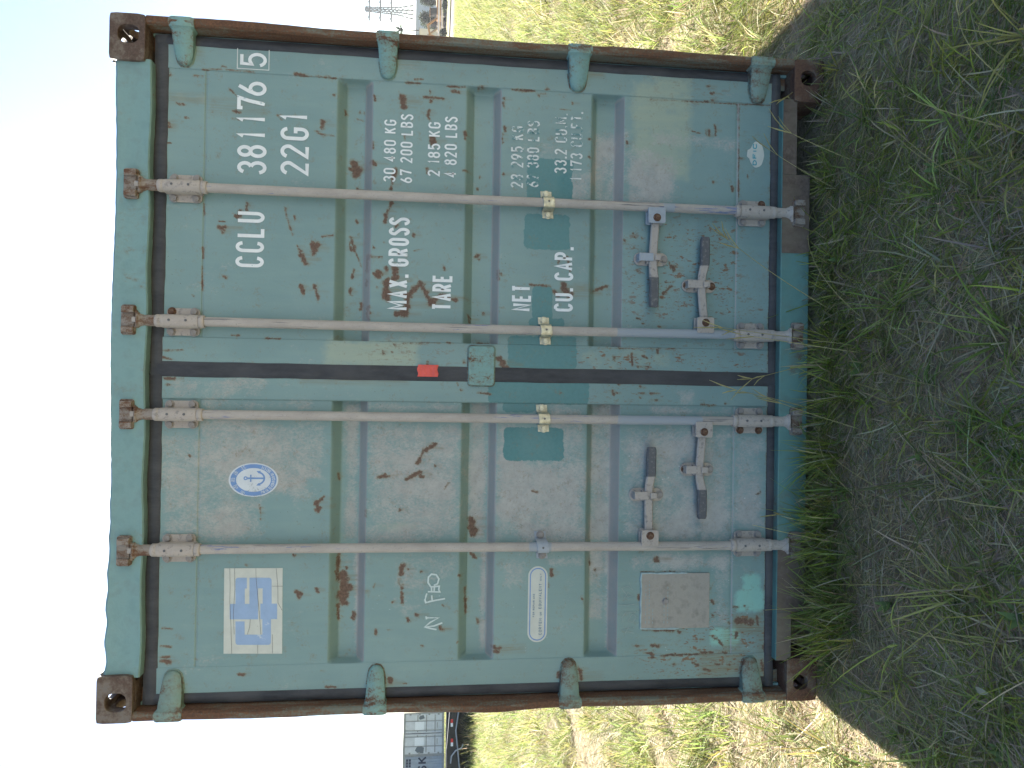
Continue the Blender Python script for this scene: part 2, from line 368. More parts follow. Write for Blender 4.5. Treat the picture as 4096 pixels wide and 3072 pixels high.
# --- door skins: height field with the three pressed grooves, stiles and rails, and masks for wear
GROOVES = [(1.828, 1.797, 1.731, 1.700), (1.360, 1.329, 1.257, 1.231), (.890, .862, .790, .764)]
def lines(a, b, step, extra):
    e = sorted(set([round(q, 5) for q in extra if a < q < b]))
    base = [q for q in np.arange(a, b, step) if all(abs(q-k) > step*.4 for k in e)]
    return np.array(sorted(set(base+e+[a, b])))
def caps_tab():
    T = {}
    T['00'] = [(740,855,800,870,9),(880,628,925,630,5),(950,630,957,632,4),(1215,920,1265,938,10),(1205,985,1255,993,8),(1180,740,1250,808,3),(955,580,1120,575,4),(1120,553,1145,553,6),(1150,582,1400,602,4),(1720,620,1800,622,9),(810,970,830,975,7),(660,1185,690,1185,4),(1570,958,1600,955,5),(1600,985,1612,992,5),(670,625,690,625,5),(660,1055,690,1055,10),(660,1020,680,1020,8)]
    T['01'] = [(845,800,860,880,26),(1025,805,1180,818,9),(1080,830,1085,850,10),(1075,915,1060,960,9),(1060,960,1072,990,6),(1262,755,1320,768,13),(615,795,625,835,9),(180,1005,185,1055,26),(440,1335,445,1415,34),(405,1370,495,1378,20),(605,1170,607,1240,7),(590,1340,630,1360,16),(462,1542,500,1560,11),(795,1400,770,1470,17),(765,1480,755,1570,12),(870,1115,870,1150,8),(1085,1140,1095,1190,22),(1100,1190,1105,1222,8),(1365,1090,1372,1150,9),(1350,1412,1380,1418,8),(1050,1400,1055,1440,10),(1690,1050,1705,1090,12),(1680,1110,1680,1190,8),(1690,815,1695,818,6),(1690,850,1690,890,6),(270,785,290,790,6),(130,1088,150,1090,5),(150,1108,290,1130,3),(460,945,520,965,4),(490,890,485,902,7),(525,890,525,910,5),(365,885,368,920,5),(950,660,1020,662,7),(880,688,1000,692,7),(1220,718,1370,722,4),(1480,718,1520,718,9),(1760,745,1860,752,8),(0,632,250,640,4),(250,650,300,652,4),(1685,1440,1690,1448,10),(1078,750,1080,770,5),(1475,1535,1476,1545,6),(1495,1430,1497,1450,6)]
    T['02'] = [(95,745,290,755,7),(310,780,325,800,9),(330,780,380,775,5),(375,742,400,742,6),(600,850,602,865,9),(500,905,590,915,4),(735,1150,745,1155,8),(740,1300,750,1310,7),(30,815,40,820,8),(25,855,30,880,7),(1050,1170,1052,1190,6)]
    T['03'] = [(535,830,545,920,9),(490,870,492,920,8),(465,880,467,910,6),(475,515,490,510,10),(500,570,525,565,9),(505,625,520,628,9),(520,1300,525,1305,8),(675,1340,685,1380,9),(808,1240,810,1270,5),(755,1105,758,1108,9),(1012,830,1010,880,8),(455,635,480,640,8),(1005,1350,1005,1355,8),(735,665,735,1480,5),(0,620,1000,668,3),(350,880,420,900,5),(1015,560,1012,640,5)]
    T['10'] = [(1100,440,1140,430,23),(1115,465,1120,480,9),(1325,235,1315,290,12),(1240,350,1275,295,14),(1650,335,1685,450,7),(1640,270,1645,330,3),(1690,450,1700,500,4),(1740,590,1765,650,11),(1765,650,1800,735,16),(1855,570,1864,650,15),(1765,910,1790,970,11),(1130,840,1140,850,9),(1715,340,1720,375,5),(965,240,968,330,5),(955,600,960,690,5),(950,760,955,960,4),(870,1000,885,1005,5),(610,1455,790,1450,5),(620,1510,700,1530,7),(1090,385,1140,385,3),(1200,1330,1250,1332,7),(1480,1355,1600,1360,4)]
    T['11'] = [(110,565,110,655,25),(10,660,40,735,16),(0,920,25,970,13),(115,915,150,1020,12),(180,510,270,500,6),(410,495,440,600,14),(440,600,500,745,6),(400,540,410,610,3),(455,350,460,370,9),(475,460,472,480,6),(430,780,415,840,13),(405,930,405,980,13),(500,1060,500,1100,12),(555,660,550,800,10),(570,660,575,700,8),(575,680,680,680,4),(545,860,545,910,13),(560,1100,560,1190,14),(650,800,650,830,22),(612,815,690,830,8),(715,770,718,790,16),(785,740,785,850,22),(785,850,760,880,20),(720,880,700,1020,30),(800,1150,880,1160,22),(880,1150,900,1000,36),(900,1000,1000,900,29),(1000,900,1060,1010,25),(1060,1010,1080,1070,27),(1080,1040,1190,1000,20),(1190,1000,1290,1040,19),(760,230,740,290,10),(730,290,700,390,14),(800,380,800,430,9),(940,490,942,510,11),(1195,760,1198,790,6),(1480,640,1490,680,14),(1640,790,1640,870,8),(1665,815,1668,830,5),(1525,1130,1525,1150,9),(1400,1160,1410,1220,11),(610,600,612,605,6),(640,930,642,935,6),(690,1460,690,1490,8),(760,1465,762,1470,6),(1055,1550,1055,1570,8),(1220,1390,1240,1395,7),(850,1395,1160,1395,3),(1480,1390,1570,1390,3),(1360,1535,1362,1560,12),(1640,1525,1690,1560,20),(690,555,700,560,5),(940,630,1010,615,3),(780,1405,785,1410,7)]
    T['12'] = [(530,930,560,975,40),(445,960,470,1000,16),(250,910,420,920,6),(480,730,490,700,6),(560,680,570,740,7),(575,740,580,800,5),(785,955,915,905,10),(1030,540,1035,545,8),(1100,485,1108,487,6),(1105,510,1120,515,7),(1175,520,1178,535,5),(1130,790,1140,800,7),(1040,800,1045,820,5),(1110,600,1112,605,5),(1425,755,1445,780,18),(1400,720,1420,780,8),(1350,980,1420,920,9),(1370,890,1440,885,5),(1330,1018,1340,1020,7),(1130,1185,1160,1195,6),(1180,1232,1195,1235,5),(1310,1255,1330,1260,8),(1300,1440,1305,1480,7),(940,1500,945,1540,8),(1090,1480,1095,1580,6),(1180,1500,1220,1520,6),(1140,1590,1230,1590,6),(985,1435,990,1440,8),(1400,490,1405,495,7),(1440,520,1450,525,6),(10,1545,40,1600,22),(810,1440,1450,1440,2)]
    T['20'] = [(640,130,720,135,11),(650,185,690,185,7),(1425,1180,1435,1270,6),(1430,1300,1436,1305,7),(840,760,850,780,5)]
    T['21'] = [(970,830,1020,740,13),(1020,740,1110,680,15),(1100,670,1140,670,7),(880,970,990,910,13),(990,900,1000,950,14),(650,950,700,930,14),(700,950,745,945,7),(825,1215,828,1235,10),(140,1160,150,1230,19),(150,1150,200,1110,9),(310,930,313,980,9),(1420,1310,1440,1450,26),(540,1220,542,1280,5),(1470,250,1580,265,6),(1300,165,1310,190,4),(1335,225,1337,228,7),(1120,850,1125,860,8),(1230,1000,1200,1040,6)]
    T['22'] = [(930,230,940,270,7),(940,255,1000,255,4),(1160,200,1162,203,9),(1140,255,1200,257,4),(1240,255,1310,258,7),(1155,290,1158,292,6),(1290,310,1300,315,8),(980,180,990,185,8),(1295,1630,1300,1640,15),(265,1067,305,1078,10)]
    T['23'] = [(50,310,52,312,8),(20,255,24,258,8),(40,1630,50,1635,18),(420,350,540,355,7),(880,1095,910,1085,7),(620,340,622,342,8)]
    T['30'] = [(1735,340,1755,400,16),(1750,398,1752,400,6),(605,795,690,800,7),(610,888,680,888,8),(610,920,680,925,14),(620,650,690,655,7),(1250,1028,1295,1030,9),(890,900,905,910,5),(1705,40,1715,50,10),(1310,125,1320,128,8)]
    T['31'] = [(845,125,840,200,20),(820,240,820,290,9),(840,290,845,430,11),(350,240,345,460,38),(315,30,295,220,13),(300,480,305,600,8),(430,550,430,610,12),(370,165,372,185,9),(615,290,610,310,10),(630,660,630,700,7),(730,665,740,665,7),(768,430,772,432,9),(960,535,975,540,12),(895,575,897,590,10),(1160,640,1168,660,18),(1180,460,1188,460,6),(1000,175,1002,185,8),(895,155,897,160,8),(1370,330,1375,550,8),(1380,490,1380,550,6),(1475,600,1480,640,12),(1420,50,1460,90,14),(1595,805,1655,820,20),(1595,840,1645,845,13),(215,1133,290,1133,7),(180,1000,186,1000,6),(860,1103,876,1103,6),(740,1060,755,1100,14),(1005,793,1016,793,6),(1325,215,1326,222,7),(140,320,145,345,13),(3,365,6,378,12),(1300,765,1302,767,7),(335,580,336,586,5)]
    T['32'] = [(425,165,430,210,15),(805,180,807,186,12),(760,120,765,150,7),(1285,78,1297,82,14),(1270,795,1315,795,14),(1130,795,1140,797,11),(1160,828,1170,832,7),(1190,855,1240,855,7),(1248,860,1255,862,13),(1230,895,1290,890,7),(1340,880,1452,860,8),(680,405,682,407,6),(650,980,680,1060,15),(400,270,400,310,5),(1150,370,1150,410,8),(480,1020,480,1060,9),(1180,665,1440,668,9),(1170,180,1450,183,5)]
    T['33'] = [(745,590,835,600,34),(720,690,708,725,13),(885,550,890,625,9),(560,740,600,790,8),(515,715,525,730,14),(235,678,245,682,11),(40,790,60,800,12),(415,740,445,742,5),(645,600,650,604,8),(690,470,730,475,7),(938,790,942,830,7),(945,500,945,520,9),(920,910,932,1000,9),(185,945,200,946,9),(518,540,522,542,9),(510,420,525,450,9),(420,850,520,848,6),(560,850,640,852,6),(350,930,400,955,9),(440,985,490,1000,11),(540,940,600,945,9),(640,950,690,948,8),(150,872,400,862,3),(780,460,782,465,7)]
    return T
def seg_eval(X, Z, arr, a, b, r, soft, amp=1.):
    """soft capsule between the points a and b written into arr (max)"""
    pad = r+soft*2; x0, x1 = min(a[0], b[0])-pad, max(a[0], b[0])+pad; z0, z1 = min(a[1], b[1])-pad, max(a[1], b[1])+pad
    j0, j1 = np.searchsorted(X[0], [x0, x1]); i0, i1 = np.searchsorted(Z[:, 0], [z0, z1])
    if j1 <= j0 or i1 <= i0: return
    x = X[i0:i1, j0:j1]; z = Z[i0:i1, j0:j1]; dx, dz = b[0]-a[0], b[1]-a[1]; l2 = dx*dx+dz*dz+1e-12
    t = np.clip(((x-a[0])*dx+(z-a[1])*dz)/l2, 0, 1); d = np.hypot(x-a[0]-t*dx, z-a[1]-t*dz)-r
    arr[i0:i1, j0:j1] = np.maximum(arr[i0:i1, j0:j1], amp*np.clip(.5-d/(2*soft), 0, 1))
def rect_eval(X, Z, arr, x0, x1, z0, z1, soft, amp=1., rad=.0):
    dx = np.maximum(x0-X, X-x1)+rad; dz = np.maximum(z0-Z, Z-z1)+rad
    d = np.hypot(np.maximum(dx, 0), np.maximum(dz, 0))+np.minimum(np.maximum(dx, dz), 0)-rad
    np.maximum(arr, amp*np.clip(.5-d/(2*soft), 0, 1), out=arr)
def zrect(r, zx0, zx1, zy0, zy1):
    p = Zp(r, zx0, zy1, D); q = Zp(r, zx1, zy0, D); return p.x, q.x, q.z, p.z
CAPS = caps_tab()
PATCH = [('12',195,580,335,612),('12',220,605,-125,215),('02',335,455,1325,1540),('12',262,440,920,1200),('12',238,538,1190,1262),('12',62,636,1345,1608),('22',-100,738,158,335),('22',20,300,335,412),('22',28,530,540,815)]
PALE = [('11',190,1000,1385,1590,1.),('02',1080,1500,690,1440,.8),('03',0,355,430,1280,.75),('21',560,1000,1290,1420,.5),('12',640,1452,1440,1620,.45),('00',670,990,790,840,.5)]
MINT = [('33',765,915,195,500),('33',705,950,330,515),('33',500,740,645,800)]
OXID = [('20',580,1500,600,1480,.50,.05),('20',920,1866,490,1100,.50,.05),('20',700,1480,130,300,.40,.02),('20',940,1866,300,400,.38,.02),('21',-50,230,490,1000,.46,.03),('21',340,490,340,1490,.62,.02),('21',550,1340,500,1480,.60,.05),('21',550,1330,340,400,.56,.02),('21',1400,1560,340,1490,.66,.02),('21',1620,1866,500,1480,.66,.04),
        ('22',0,720,800,1480,.72,.06),('22',400,720,340,860,.55,.04),('22',740,980,340,1490,.70,.02),('22',980,1452,510,1490,.56,.06),('23',0,690,560,1500,.62,.07),('23',690,960,600,1350,.56,.04),('23',0,690,370,440,.5,.02),('23',240,360,250,350,.5,.015),
        ('02',760,1050,1090,1659,.56,.03),('02',1050,1452,1280,1659,.64,.05),('02',540,760,1400,1659,.5,.03),('12',480,1040,-20,210,.52,.03),('12',1040,1452,-60,240,.66,.03),('03',0,200,1230,1500,.62,.05),('03',0,720,930,1010,.42,.02),('03',0,350,1060,1090,.42,.02),
        ('02',150,560,1130,1310,.34,.03),('31',430,500,20,900,.66,.008),('31',820,1320,30,290,.36,.04),('31',1490,1560,0,880,.68,.01),('32',0,230,60,310,.42,.03),('32',400,680,70,130,.46,.015),('32',740,890,0,620,.56,.02),('32',880,960,0,840,.62,.01),('32',980,1452,0,180,.40,.04),('33',0,660,20,180,.55,.04),('33',500,680,180,640,.5,.04)]
SPECK = [('13',60,720,420,1150,1.),('13',0,990,1450,1640,.75),('12',1010,1452,460,1280,.5),('33',300,960,560,1060,1.4),('33',250,960,830,1060,1.2),('32',1150,1452,780,1060,.7),('11',600,1300,1400,1560,.45),('12',640,1452,1440,1620,.8),('13',720,1010,1000,1300,.5),('03',0,720,440,660,.25),('22',740,1452,180,340,.5)]
FLECK = [('21',1090,1650,130,500,.8),('22',900,1452,560,1480,.5),('22',0,200,340,700,.5),('23',0,960,600,1300,.6),('33',0,960,50,1000,.35),('20',700,1480,120,300,.5),('31',600,1300,60,600,.4),('32',0,1452,250,1000,.25)]
STREAK = [('00',668,980,785,850,.6),('00',1000,1500,830,940,.4),('00',660,740,1005,1070,.9),('12',610,740,900,1020,.7),('31',1660,1866,790,850,.8),('32',0,150,790,850,.7),('32',650,850,1010,1080,.5),('02',740,860,590,640,.8),('01',820,1000,505,560,.5),('33',690,940,540,700,1.),('33',400,800,830,1050,.9),('33',600,760,640,850,.7),('33',880,960,500,1040,.6),('00',900,960,395,490,.5),('21',0,900,130,165,.8),('11',1250,1340,1060,1120,.2),('31',720,860,1090,1130,.8)]
def door(name, x0, x1, s0, s1, hinge_right):
    z0, z1, zt, zb = .176, 2.420, 2.286, .3175; e = .0006
    # centre-side end of a groove runs under the stile plate, hinge-side end has a short sloping wall
    cx_, hx = (s0, s1) if hinge_right else (s1, s0); sg = 1 if hinge_right else -1
    xs = lines(x0, x1, .005, [s0-e, s0, s0+.002, s0+.002+e, s1-e, s1, s1-.002, s1-.002-e, hx-sg*.012, cx_+sg*e, x0+.003, x1-.003])
    zs = lines(z0, z1, .005, [q for g in GROOVES for q in g]+[zt, zt+e, zt-.002, zb, zb-e, zb+.002, z0+.003, z1-.003])
    def fn(X, Z):
        y = np.full_like(X, D)
        inp = (X > s0) & (X < s1)
        for g in GROOVES:
            dep = np.interp(Z, [g[3], g[2], g[1], g[0]], [0, .046, .046, 0], 0, 0)
            endf = np.clip((hx-X)*sg/.012, 0, 1)
            y += np.where(inp, dep*endf, 0)
        frame = (X <= s0) | (X >= s1)
        y -= np.where(frame, .003, 0)
        bead = ((np.abs(Z-zt+.001) < .0015) | (np.abs(Z-zb-.001) < .0015)) & inp
        y += np.where(bead, .0025, 0)
        y += .0005*np.sin(X*9+1)*np.sin(Z*7+.5)+.0003*np.sin(X*31+2)*np.sin(Z*23)
        edge = (X <= x0+.001) | (X >= x1-.001) | (Z <= z0+.001) | (Z >= z1-.001)
        y += np.where(edge, .02, 0)
        return np.stack([X, y, Z], -1)
    me = grid_mesh(name, xs, zs, fn)
    X, Z = np.meshgrid(xs, zs); mk = lambda: np.zeros_like(X)
    rust, oxid, patch, pale, mint, streak, speck, fleck, dirt = [mk() for _ in range(9)]
    jit = random.Random(5)
    for r, L in CAPS.items():
        for a in L:
            p = Zp(r, a[0], a[1], D); q = Zp(r, a[2], a[3], D); rad = a[4]*.00042
            seg_eval(X, Z, rust, (p.x, p.z), (q.x, q.z), rad*.6, min(.012, .004+rad*.5))
            nb = max(2, int(math.hypot(p.x-q.x, p.z-q.z)/(rad*1.1))+2)         # uneven blots along the mark
            for i in range(min(nb, 14)):
                t = i/(min(nb, 14)-1); jx, jz = jit.gauss(0, rad*.38), jit.gauss(0, rad*.45); bx, bz = p.x+(q.x-p.x)*t+jx, p.z+(q.z-p.z)*t+jz
                seg_eval(X, Z, rust, (bx, bz), (bx+jit.gauss(0, rad*.2), bz-jit.random()*rad*.9), rad*jit.uniform(.35, .95), min(.011, .003+rad*.5), jit.uniform(.8, 1))
                if jit.random() < .35: seg_eval(X, Z, streak, (bx, bz), (bx, bz-rad*jit.uniform(2, 6)), rad*.3, .004, jit.uniform(.4, .9))
            lo = min(p.z, q.z); xm = (p.x+q.x)/2
            if a[4] >= 8:
                ln = rad*random.uniform(3, 8)
                seg_eval(X, Z, streak, (xm, lo), (xm, lo-ln), rad*.7, .006, random.uniform(.45, .95))
                seg_eval(X, Z, streak, (p.x, p.z), (p.x, p.z-ln*.7), rad*.5, .005, .6)
    for t in PATCH: rect_eval(X, Z, patch, *zrect(*t), .012, 1, .018)
    for t in PALE: rect_eval(X, Z, pale, *zrect(*t[:5]), .03, t[5], .02)
    for t in MINT: rect_eval(X, Z, mint, *zrect(*t), .022, 1, .02)
    for t in OXID: rect_eval(X, Z, oxid, *zrect(*t[:5]), t[6]*.6+.006, t[5], .01)
    for t in SPECK: rect_eval(X, Z, speck, *zrect(*t[:5]), .06, t[5], .04)
    for t in FLECK: rect_eval(X, Z, fleck, *zrect(*t[:5]), .06, t[5], .04)
    for t in STREAK: rect_eval(X, Z, streak, *zrect(*t[:5]), .012, t[5], .008)
    dirt = np.clip((.42-Z)/.3, 0, 1)*.35
    if hinge_right is False: oxid *= np.where(Z > 1.0, 1.0, .93)
    # rust creeping along the bottom edge of each door
    np.maximum(rust, np.clip((.186-Z)/.02+.28, 0, .62), out=rust)
    col_attr(me, 'maskA', np.stack([rust, oxid, patch], -1).reshape(-1, 3)); col_attr(me, 'maskB', np.stack([pale, mint, streak], -1).reshape(-1, 3))
    col_attr(me, 'maskC', np.stack([speck, fleck, dirt], -1).reshape(-1, 3))
    return link(name, me, MD, cont)
doorR = door('door', 1.240, 2.366, 1.330, 2.280, True); doorR['label'] = 'right door with container number and weight lettering'
doorL = door('door', .073, 1.194, .165, 1.112, False); doorL['label'] = 'left door with blue and white sign, chalky worn paint'

# door backs (closed box behind the skins)
MB().box(.09, 2.35, .112, .130, .19, 2.41).build('door_back', M_DARK, cont)

# --- gaskets
def gasket(x0, x1, z0, z1, y=.048):
    b = MB(); n = 30; vert = (z1-z0) > (x1-x0); rings = []
    for k in range(n+1):
        t = k/n; j = (random.random()-.5)*.003
        if vert:
            z = z0+(z1-z0)*t; a, c = x0+j, x1+j*.6
            rings.append([(a, D+.03, z), (a, y+.005, z), (a*.75+c*.25, y, z), (a*.3+c*.7, y+.0015, z), (c, y+.006, z), (c, D+.03, z)])
        else:
            x = x0+(x1-x0)*t; a, c = z0+j, z1+j*.6
            rings.append([(x, D+.03, a), (x, y+.005, a), (x, y, a*.75+c*.25), (x, y+.0015, a*.3+c*.7), (x, y+.006, c), (x, D+.03, c)])
    b.loft(rings); return b.build('gasket', M_RUB, cont, smooth=True)
gasket(1.190, 1.244, .150, 2.452, .046); gasket(2.360, 2.397, .16, 2.45); gasket(.040, .079, .16, 2.45)
gasket(.04, 1.20, 2.412, 2.460); gasket(1.235, 2.395, 2.412, 2.460)
gasket(.04, 1.195, .150, .184, .044); gasket(1.24, 2.395, .150, .184, .044)

# --- header with a dented upper edge, and sill with pockets cut at the ends
b = MB(); rings = []
for k in range(121):
    x = .150+(2.288-.150)*k/120; wv = .004*math.sin(x*6)
    if x < .9: wv += .006*math.sin(x*52)*(1-x/.9)*.9-.002
    zt = 2.572+wv+(random.random()-.5)*.002; zb = 2.455+.0025*math.sin(x*17)+(random.random()-.5)*.0015; yo = .006*math.sin(x*4.1)
    rings.append([(x, .10, zb), (x, .018+yo*.3, zb), (x, .013+yo*.3, zb+.004), (x, .015+yo, (zb+zt)/2), (x, .013+yo*.5, zt-.008), (x, .022, zt), (x, .16, zt+.002)])
b.loft(rings).build('header', M_TEAL, cont, smooth=True)
b = MB(); b.prism([(.150, .158), (.150, .098), (.335, .098), (.335, .045), (2.0, .045), (2.0, .100), (2.288, .100), (2.288, .158)][::1], .012, .10)
sill = b.build('sill', M_SILL, cont, bevel=.004)
MB().box(1.70, 1.999, .0095, .012, .048, .156).box(2.0, 2.287, .0095, .012, .102, .156).build('sill_face', M_SILLR, cont)
MB().box(.152, .334, .0095, .012, .100, .156).box(.336, .60, .0095, .012, .048, .156).build('sill_face', M_SILLR, cont)
MB().box(.34, 1.99, .10, .16, .03, .15).box(.15, .33, .11, .4, .10, .15).box(2.0, 2.28, .11, .4, .10, .15).build('floor_beam', M_SILLR, cont)

# --- corner posts
for sgn, xe in ((1, CW), (-1, 0.)):
    X = lambda q: xe-sgn*q
    b = MB(); rings = []
    for k in range(61):
        z = .118+(2.473-.118)*k/60; j = .002*math.sin(z*9+sgn)+(random.random()-.5)*.0015
        if sgn < 0: j += -.006*math.exp(-((z-1.22)/.12)**2)*1.3
        else: j += .003*math.sin(z*3.2)
        rr = [(X(.000+j*sgn*-1), .11, z), (X(.000-j*sgn), .010, z), (X(.006-j*sgn), .003+j*.3, z), (X(.026-j*sgn), .003+j*.2, z), (X(.032-j*sgn), .010, z), (X(.034), .078, z), (X(.09), .080, z), (X(.09), .11, z)]
        rings.append(rr if sgn > 0 else rr[::-1])
    b.loft(rings).build('corner_post', M_RUST, cont, smooth=True)
    b = MB(); b.box(min(X(.035), X(.044)), max(X(.035), X(.044)), .064, .078, .12, 2.47); b.build('post_lip', M_TEAL, cont)

# --- corner castings
def hole_pts(w, h, n=32, p=2.6):
    out = []
    for k in range(n):
        t = 2*math.pi*(k+.5)/n; c, s_ = math.cos(t), math.sin(t)
        out.append((math.copysign(abs(c)**(2/p), c)*w/2, math.copysign(abs(s_)**(2/p), s_)*h/2))
    return out
def ring_plate(b, w, h, hole, hc, th, fr, rad=.012):
    """rectangular plate with a hole; fr maps (a,b,depth) to xyz"""
    n = len(hole); out = []
    for (hx_, hz_) in hole:
        dx, dz = hx_, hz_; k = min((w/2)/abs(dx) if dx else 9e9, (h/2)/abs(dz) if dz else 9e9)
        out.append((max(-w/2, min(w/2, dx*k)), max(-h/2, min(h/2, dz*k))))
    # make sure the four corners are kept
    for sx in (-1, 1):
        for sz in (-1, 1):
            i = min(range(n), key=lambda q: (out[q][0]-sx*w/2)**2+(out[q][1]-sz*h/2)**2); out[i] = (sx*(w/2-rad*.25), sz*(h/2-rad*.25))
    inn = [(x+hc[0], z+hc[1]) for x, z in hole]
    vs = [fr(a, c, 0) for a, c in out]+[fr(a, c, 0) for a, c in inn]+[fr(a, c, th) for a, c in out]+[fr(a, c, th) for a, c in inn]
    fs = []
    for i in range(n):
        j = (i+1) % n
        fs += [(i, j, n+j, n+i), (2*n+i, 3*n+i, 3*n+j, 2*n+j), (n+i, n+j, 3*n+j, 3*n+i), (i, 2*n+i, 2*n+j, j)]
    b.add(vs, fs)
def casting(right, top, front=True):
    x1 = CW+.001 if right else .162; x0 = x1-.162 if right else -.001; z0, z1 = (2.473, 2.591) if top else (0, .118)
    y0, y1 = (0, .178) if front else (CL-.178, CL)
    b = MB(); xc, zc, yc = (x0+x1)/2, (z0+z1)/2, (y0+y1)/2; t = .028
    ho = (.010 if right else -.010, -.004 if top else .004)
    yf, sy_ = (y0, 1) if front else (y1, -1)
    ring_plate(b, .162, .118, hole_pts(.064, .070) if top else hole_pts(.056, .058), ho, t, lambda a, c, d: (xc+a, yf+sy_*d, zc+c))
    xo, sx = (x1, -1) if right else (x0, 1)
    ring_plate(b, .122, .118, hole_pts(.07, .06), (0, 0), t, lambda a, c, d: (xo+sx*d, yc+sy_*t/2+a, zc+c))
    zo, sz = (z1, -1) if top else (z0, 1)
    ring_plate(b, .130, .120, hole_pts(.086, .112), (sx*.0, 0), .020, lambda a, c, d: (xc+sx*t/2+a, yc+sy_*t/2+c, zo+sz*d))
    xi0, xi1 = (x0, x0+.012) if right else (x1-.012, x1)
    b.box(xi0, xi1, min(yf+sy_*t, yf+sy_*.178), max(yf+sy_*t, yf+sy_*.178), z0, z1)
    yb = yf+sy_*.166; b.box(min(x0+.012, x1-.028), max(x0+.012, x1-.028), min(yb, yb+sy_*.012), max(yb, yb+sy_*.012), z0+.001, z1-.001)
    zi = (z0, z0+.012) if top else (z1-.012, z1); b.box(x0+.013, x1-.029, y0+.029, y1-.013, *zi)
    o = b.build('corner_casting', M_CAST if top else M_CASTB, cont, bevel=.005)
    return o
for fr_ in (True, False):
    for rt in (True, False):
        for tp in (True, False): casting(rt, tp, fr_)

# --- body: corrugated side walls, roof, rails, front wall
def corr(n, pitch, depth, flat=.36):
    pts = []
    for k in range(n):
        s0_ = k*pitch; pts += [(s0_, 0), (s0_+pitch*flat, 0), (s0_+pitch*.5, depth), (s0_+pitch*(.5+flat), depth)]
    pts.append((n*pitch, 0)); return pts
for sgn, xe in ((1, CW-.02), (-1, .02)):
    pr = corr(21, .2755, .036); b = MB()
    vs = [(xe-sgn*d, .135+s_, z) for z in (.16, 2.53) for s_, d in pr]; n = len(pr)
    b.add(vs, [(i, i+1, n+i+1, n+i) for i in range(n-1)]); b.build('side_wall', M_TEAL, cont)
    x = sorted((xe+sgn*.018, xe-sgn*.04)); MB().box(x[0], x[1], .178, CL-.178, 2.52, 2.585).build('top_side_rail', M_TEAL, cont, bevel=.004)
    MB().box(x[0], x[1], .178, CL-.178, .04, .165).build('bottom_side_rail', M_SILLR, cont, bevel=.004)
pr = corr(27, .211, .02); b = MB(); n = len(pr)
b.add([(x, .165+s_, 2.565-d) for x in (.03, CW-.03) for s_, d in pr], [(i, i+1, n+i+1, n+i) for i in range(n-1)]); b.build('roof', M_TEAL, cont)
MB().box(.02, CW-.02, CL-.05, CL-.02, .05, 2.58).build('front_wall', M_TEAL, cont)
MB().box(.04, CW-.04, .17, CL-.06, .13, .16).build('floor', M_DARK, cont)

# --- hinges
def hinge(u0_, u1_, vtip, right, mat):
    zc = (P(u0_, vtip, .02).z+P(u1_, vtip, .02).z)/2; hh = (P(u0_, vtip, .02).z-P(u1_, vtip, .02).z)/2*.98
    xt = P((u0_+u1_)/2, vtip, D-.008).x; sgn = 1 if right else -1; xe = CW if right else 0.
    b = MB(); L = abs(xe-xt)
    st = [(.0005, 1, -.002, .05), (.033, 1, -.003, .05), (.040, .86, .006, .05), (.060, .84, .012, .053), (.085, .80, .020, .054), (L*.78, .70, .030, .0555), (L*.90, .60, .034, .0555), (L*.97, .40, .038, .0555), (L, .16, .042, .0555)]
    rings = []
    for dx, k, yf, yb in st:
        x = xe-sgn*dx; h = hh*k; e = min(.009, h*.4)
        rg = [(x, yb, zc-h), (x, yf+.007, zc-h), (x, yf, zc-h+e), (x, yf-.001, zc), (x, yf, zc+h-e), (x, yf+.007, zc+h), (x, yb, zc+h)]
        rings.append(rg if sgn < 0 else rg[::-1])
    o = b.loft(rings).build('hinge', mat, cont, smooth=True)
    pin = MB(); pin.tube([(xe-sgn*.017, .012, zc-hh*1.03), (xe-sgn*.017, .012, zc+hh*1.03)], .0155, 14); pin.build('hinge_pin', M_HINGER, o, smooth=True)
    # weld bead round the blade
    wb = MB(); wb.tube([(xe-sgn*a, D-.0035, zc+s_*hh*k) for a, k, s_ in [(.09, .84, 1), (L*.78, .74, 1), (L*.92, .62, 1), (L*1.0, .34, 1), (L*1.02, 0, 1), (L*1.0, .34, -1), (L*.92, .62, -1), (L*.78, .74, -1), (.09, .84, -1)]], .0028, 6)
    wb.build('weld_bead', M_HINGER, o, smooth=True)
for a in ((678, 779, 263, M_HINGE), (1504, 1595, 316, M_HINGE), (2267, 2364, 365, M_HINGE), (2995, 3089, 413, M_HINGER)): hinge(a[0], a[1], a[2], True, a[3])
for a in ((625, 736, 2682, M_HINGER), (1456, 1550, 2661, M_HINGE), (2236, 2325, 2638, M_HINGER), (2964, 3056, 2627, M_HINGER)): hinge(a[0], a[1], a[2], False, a[3])

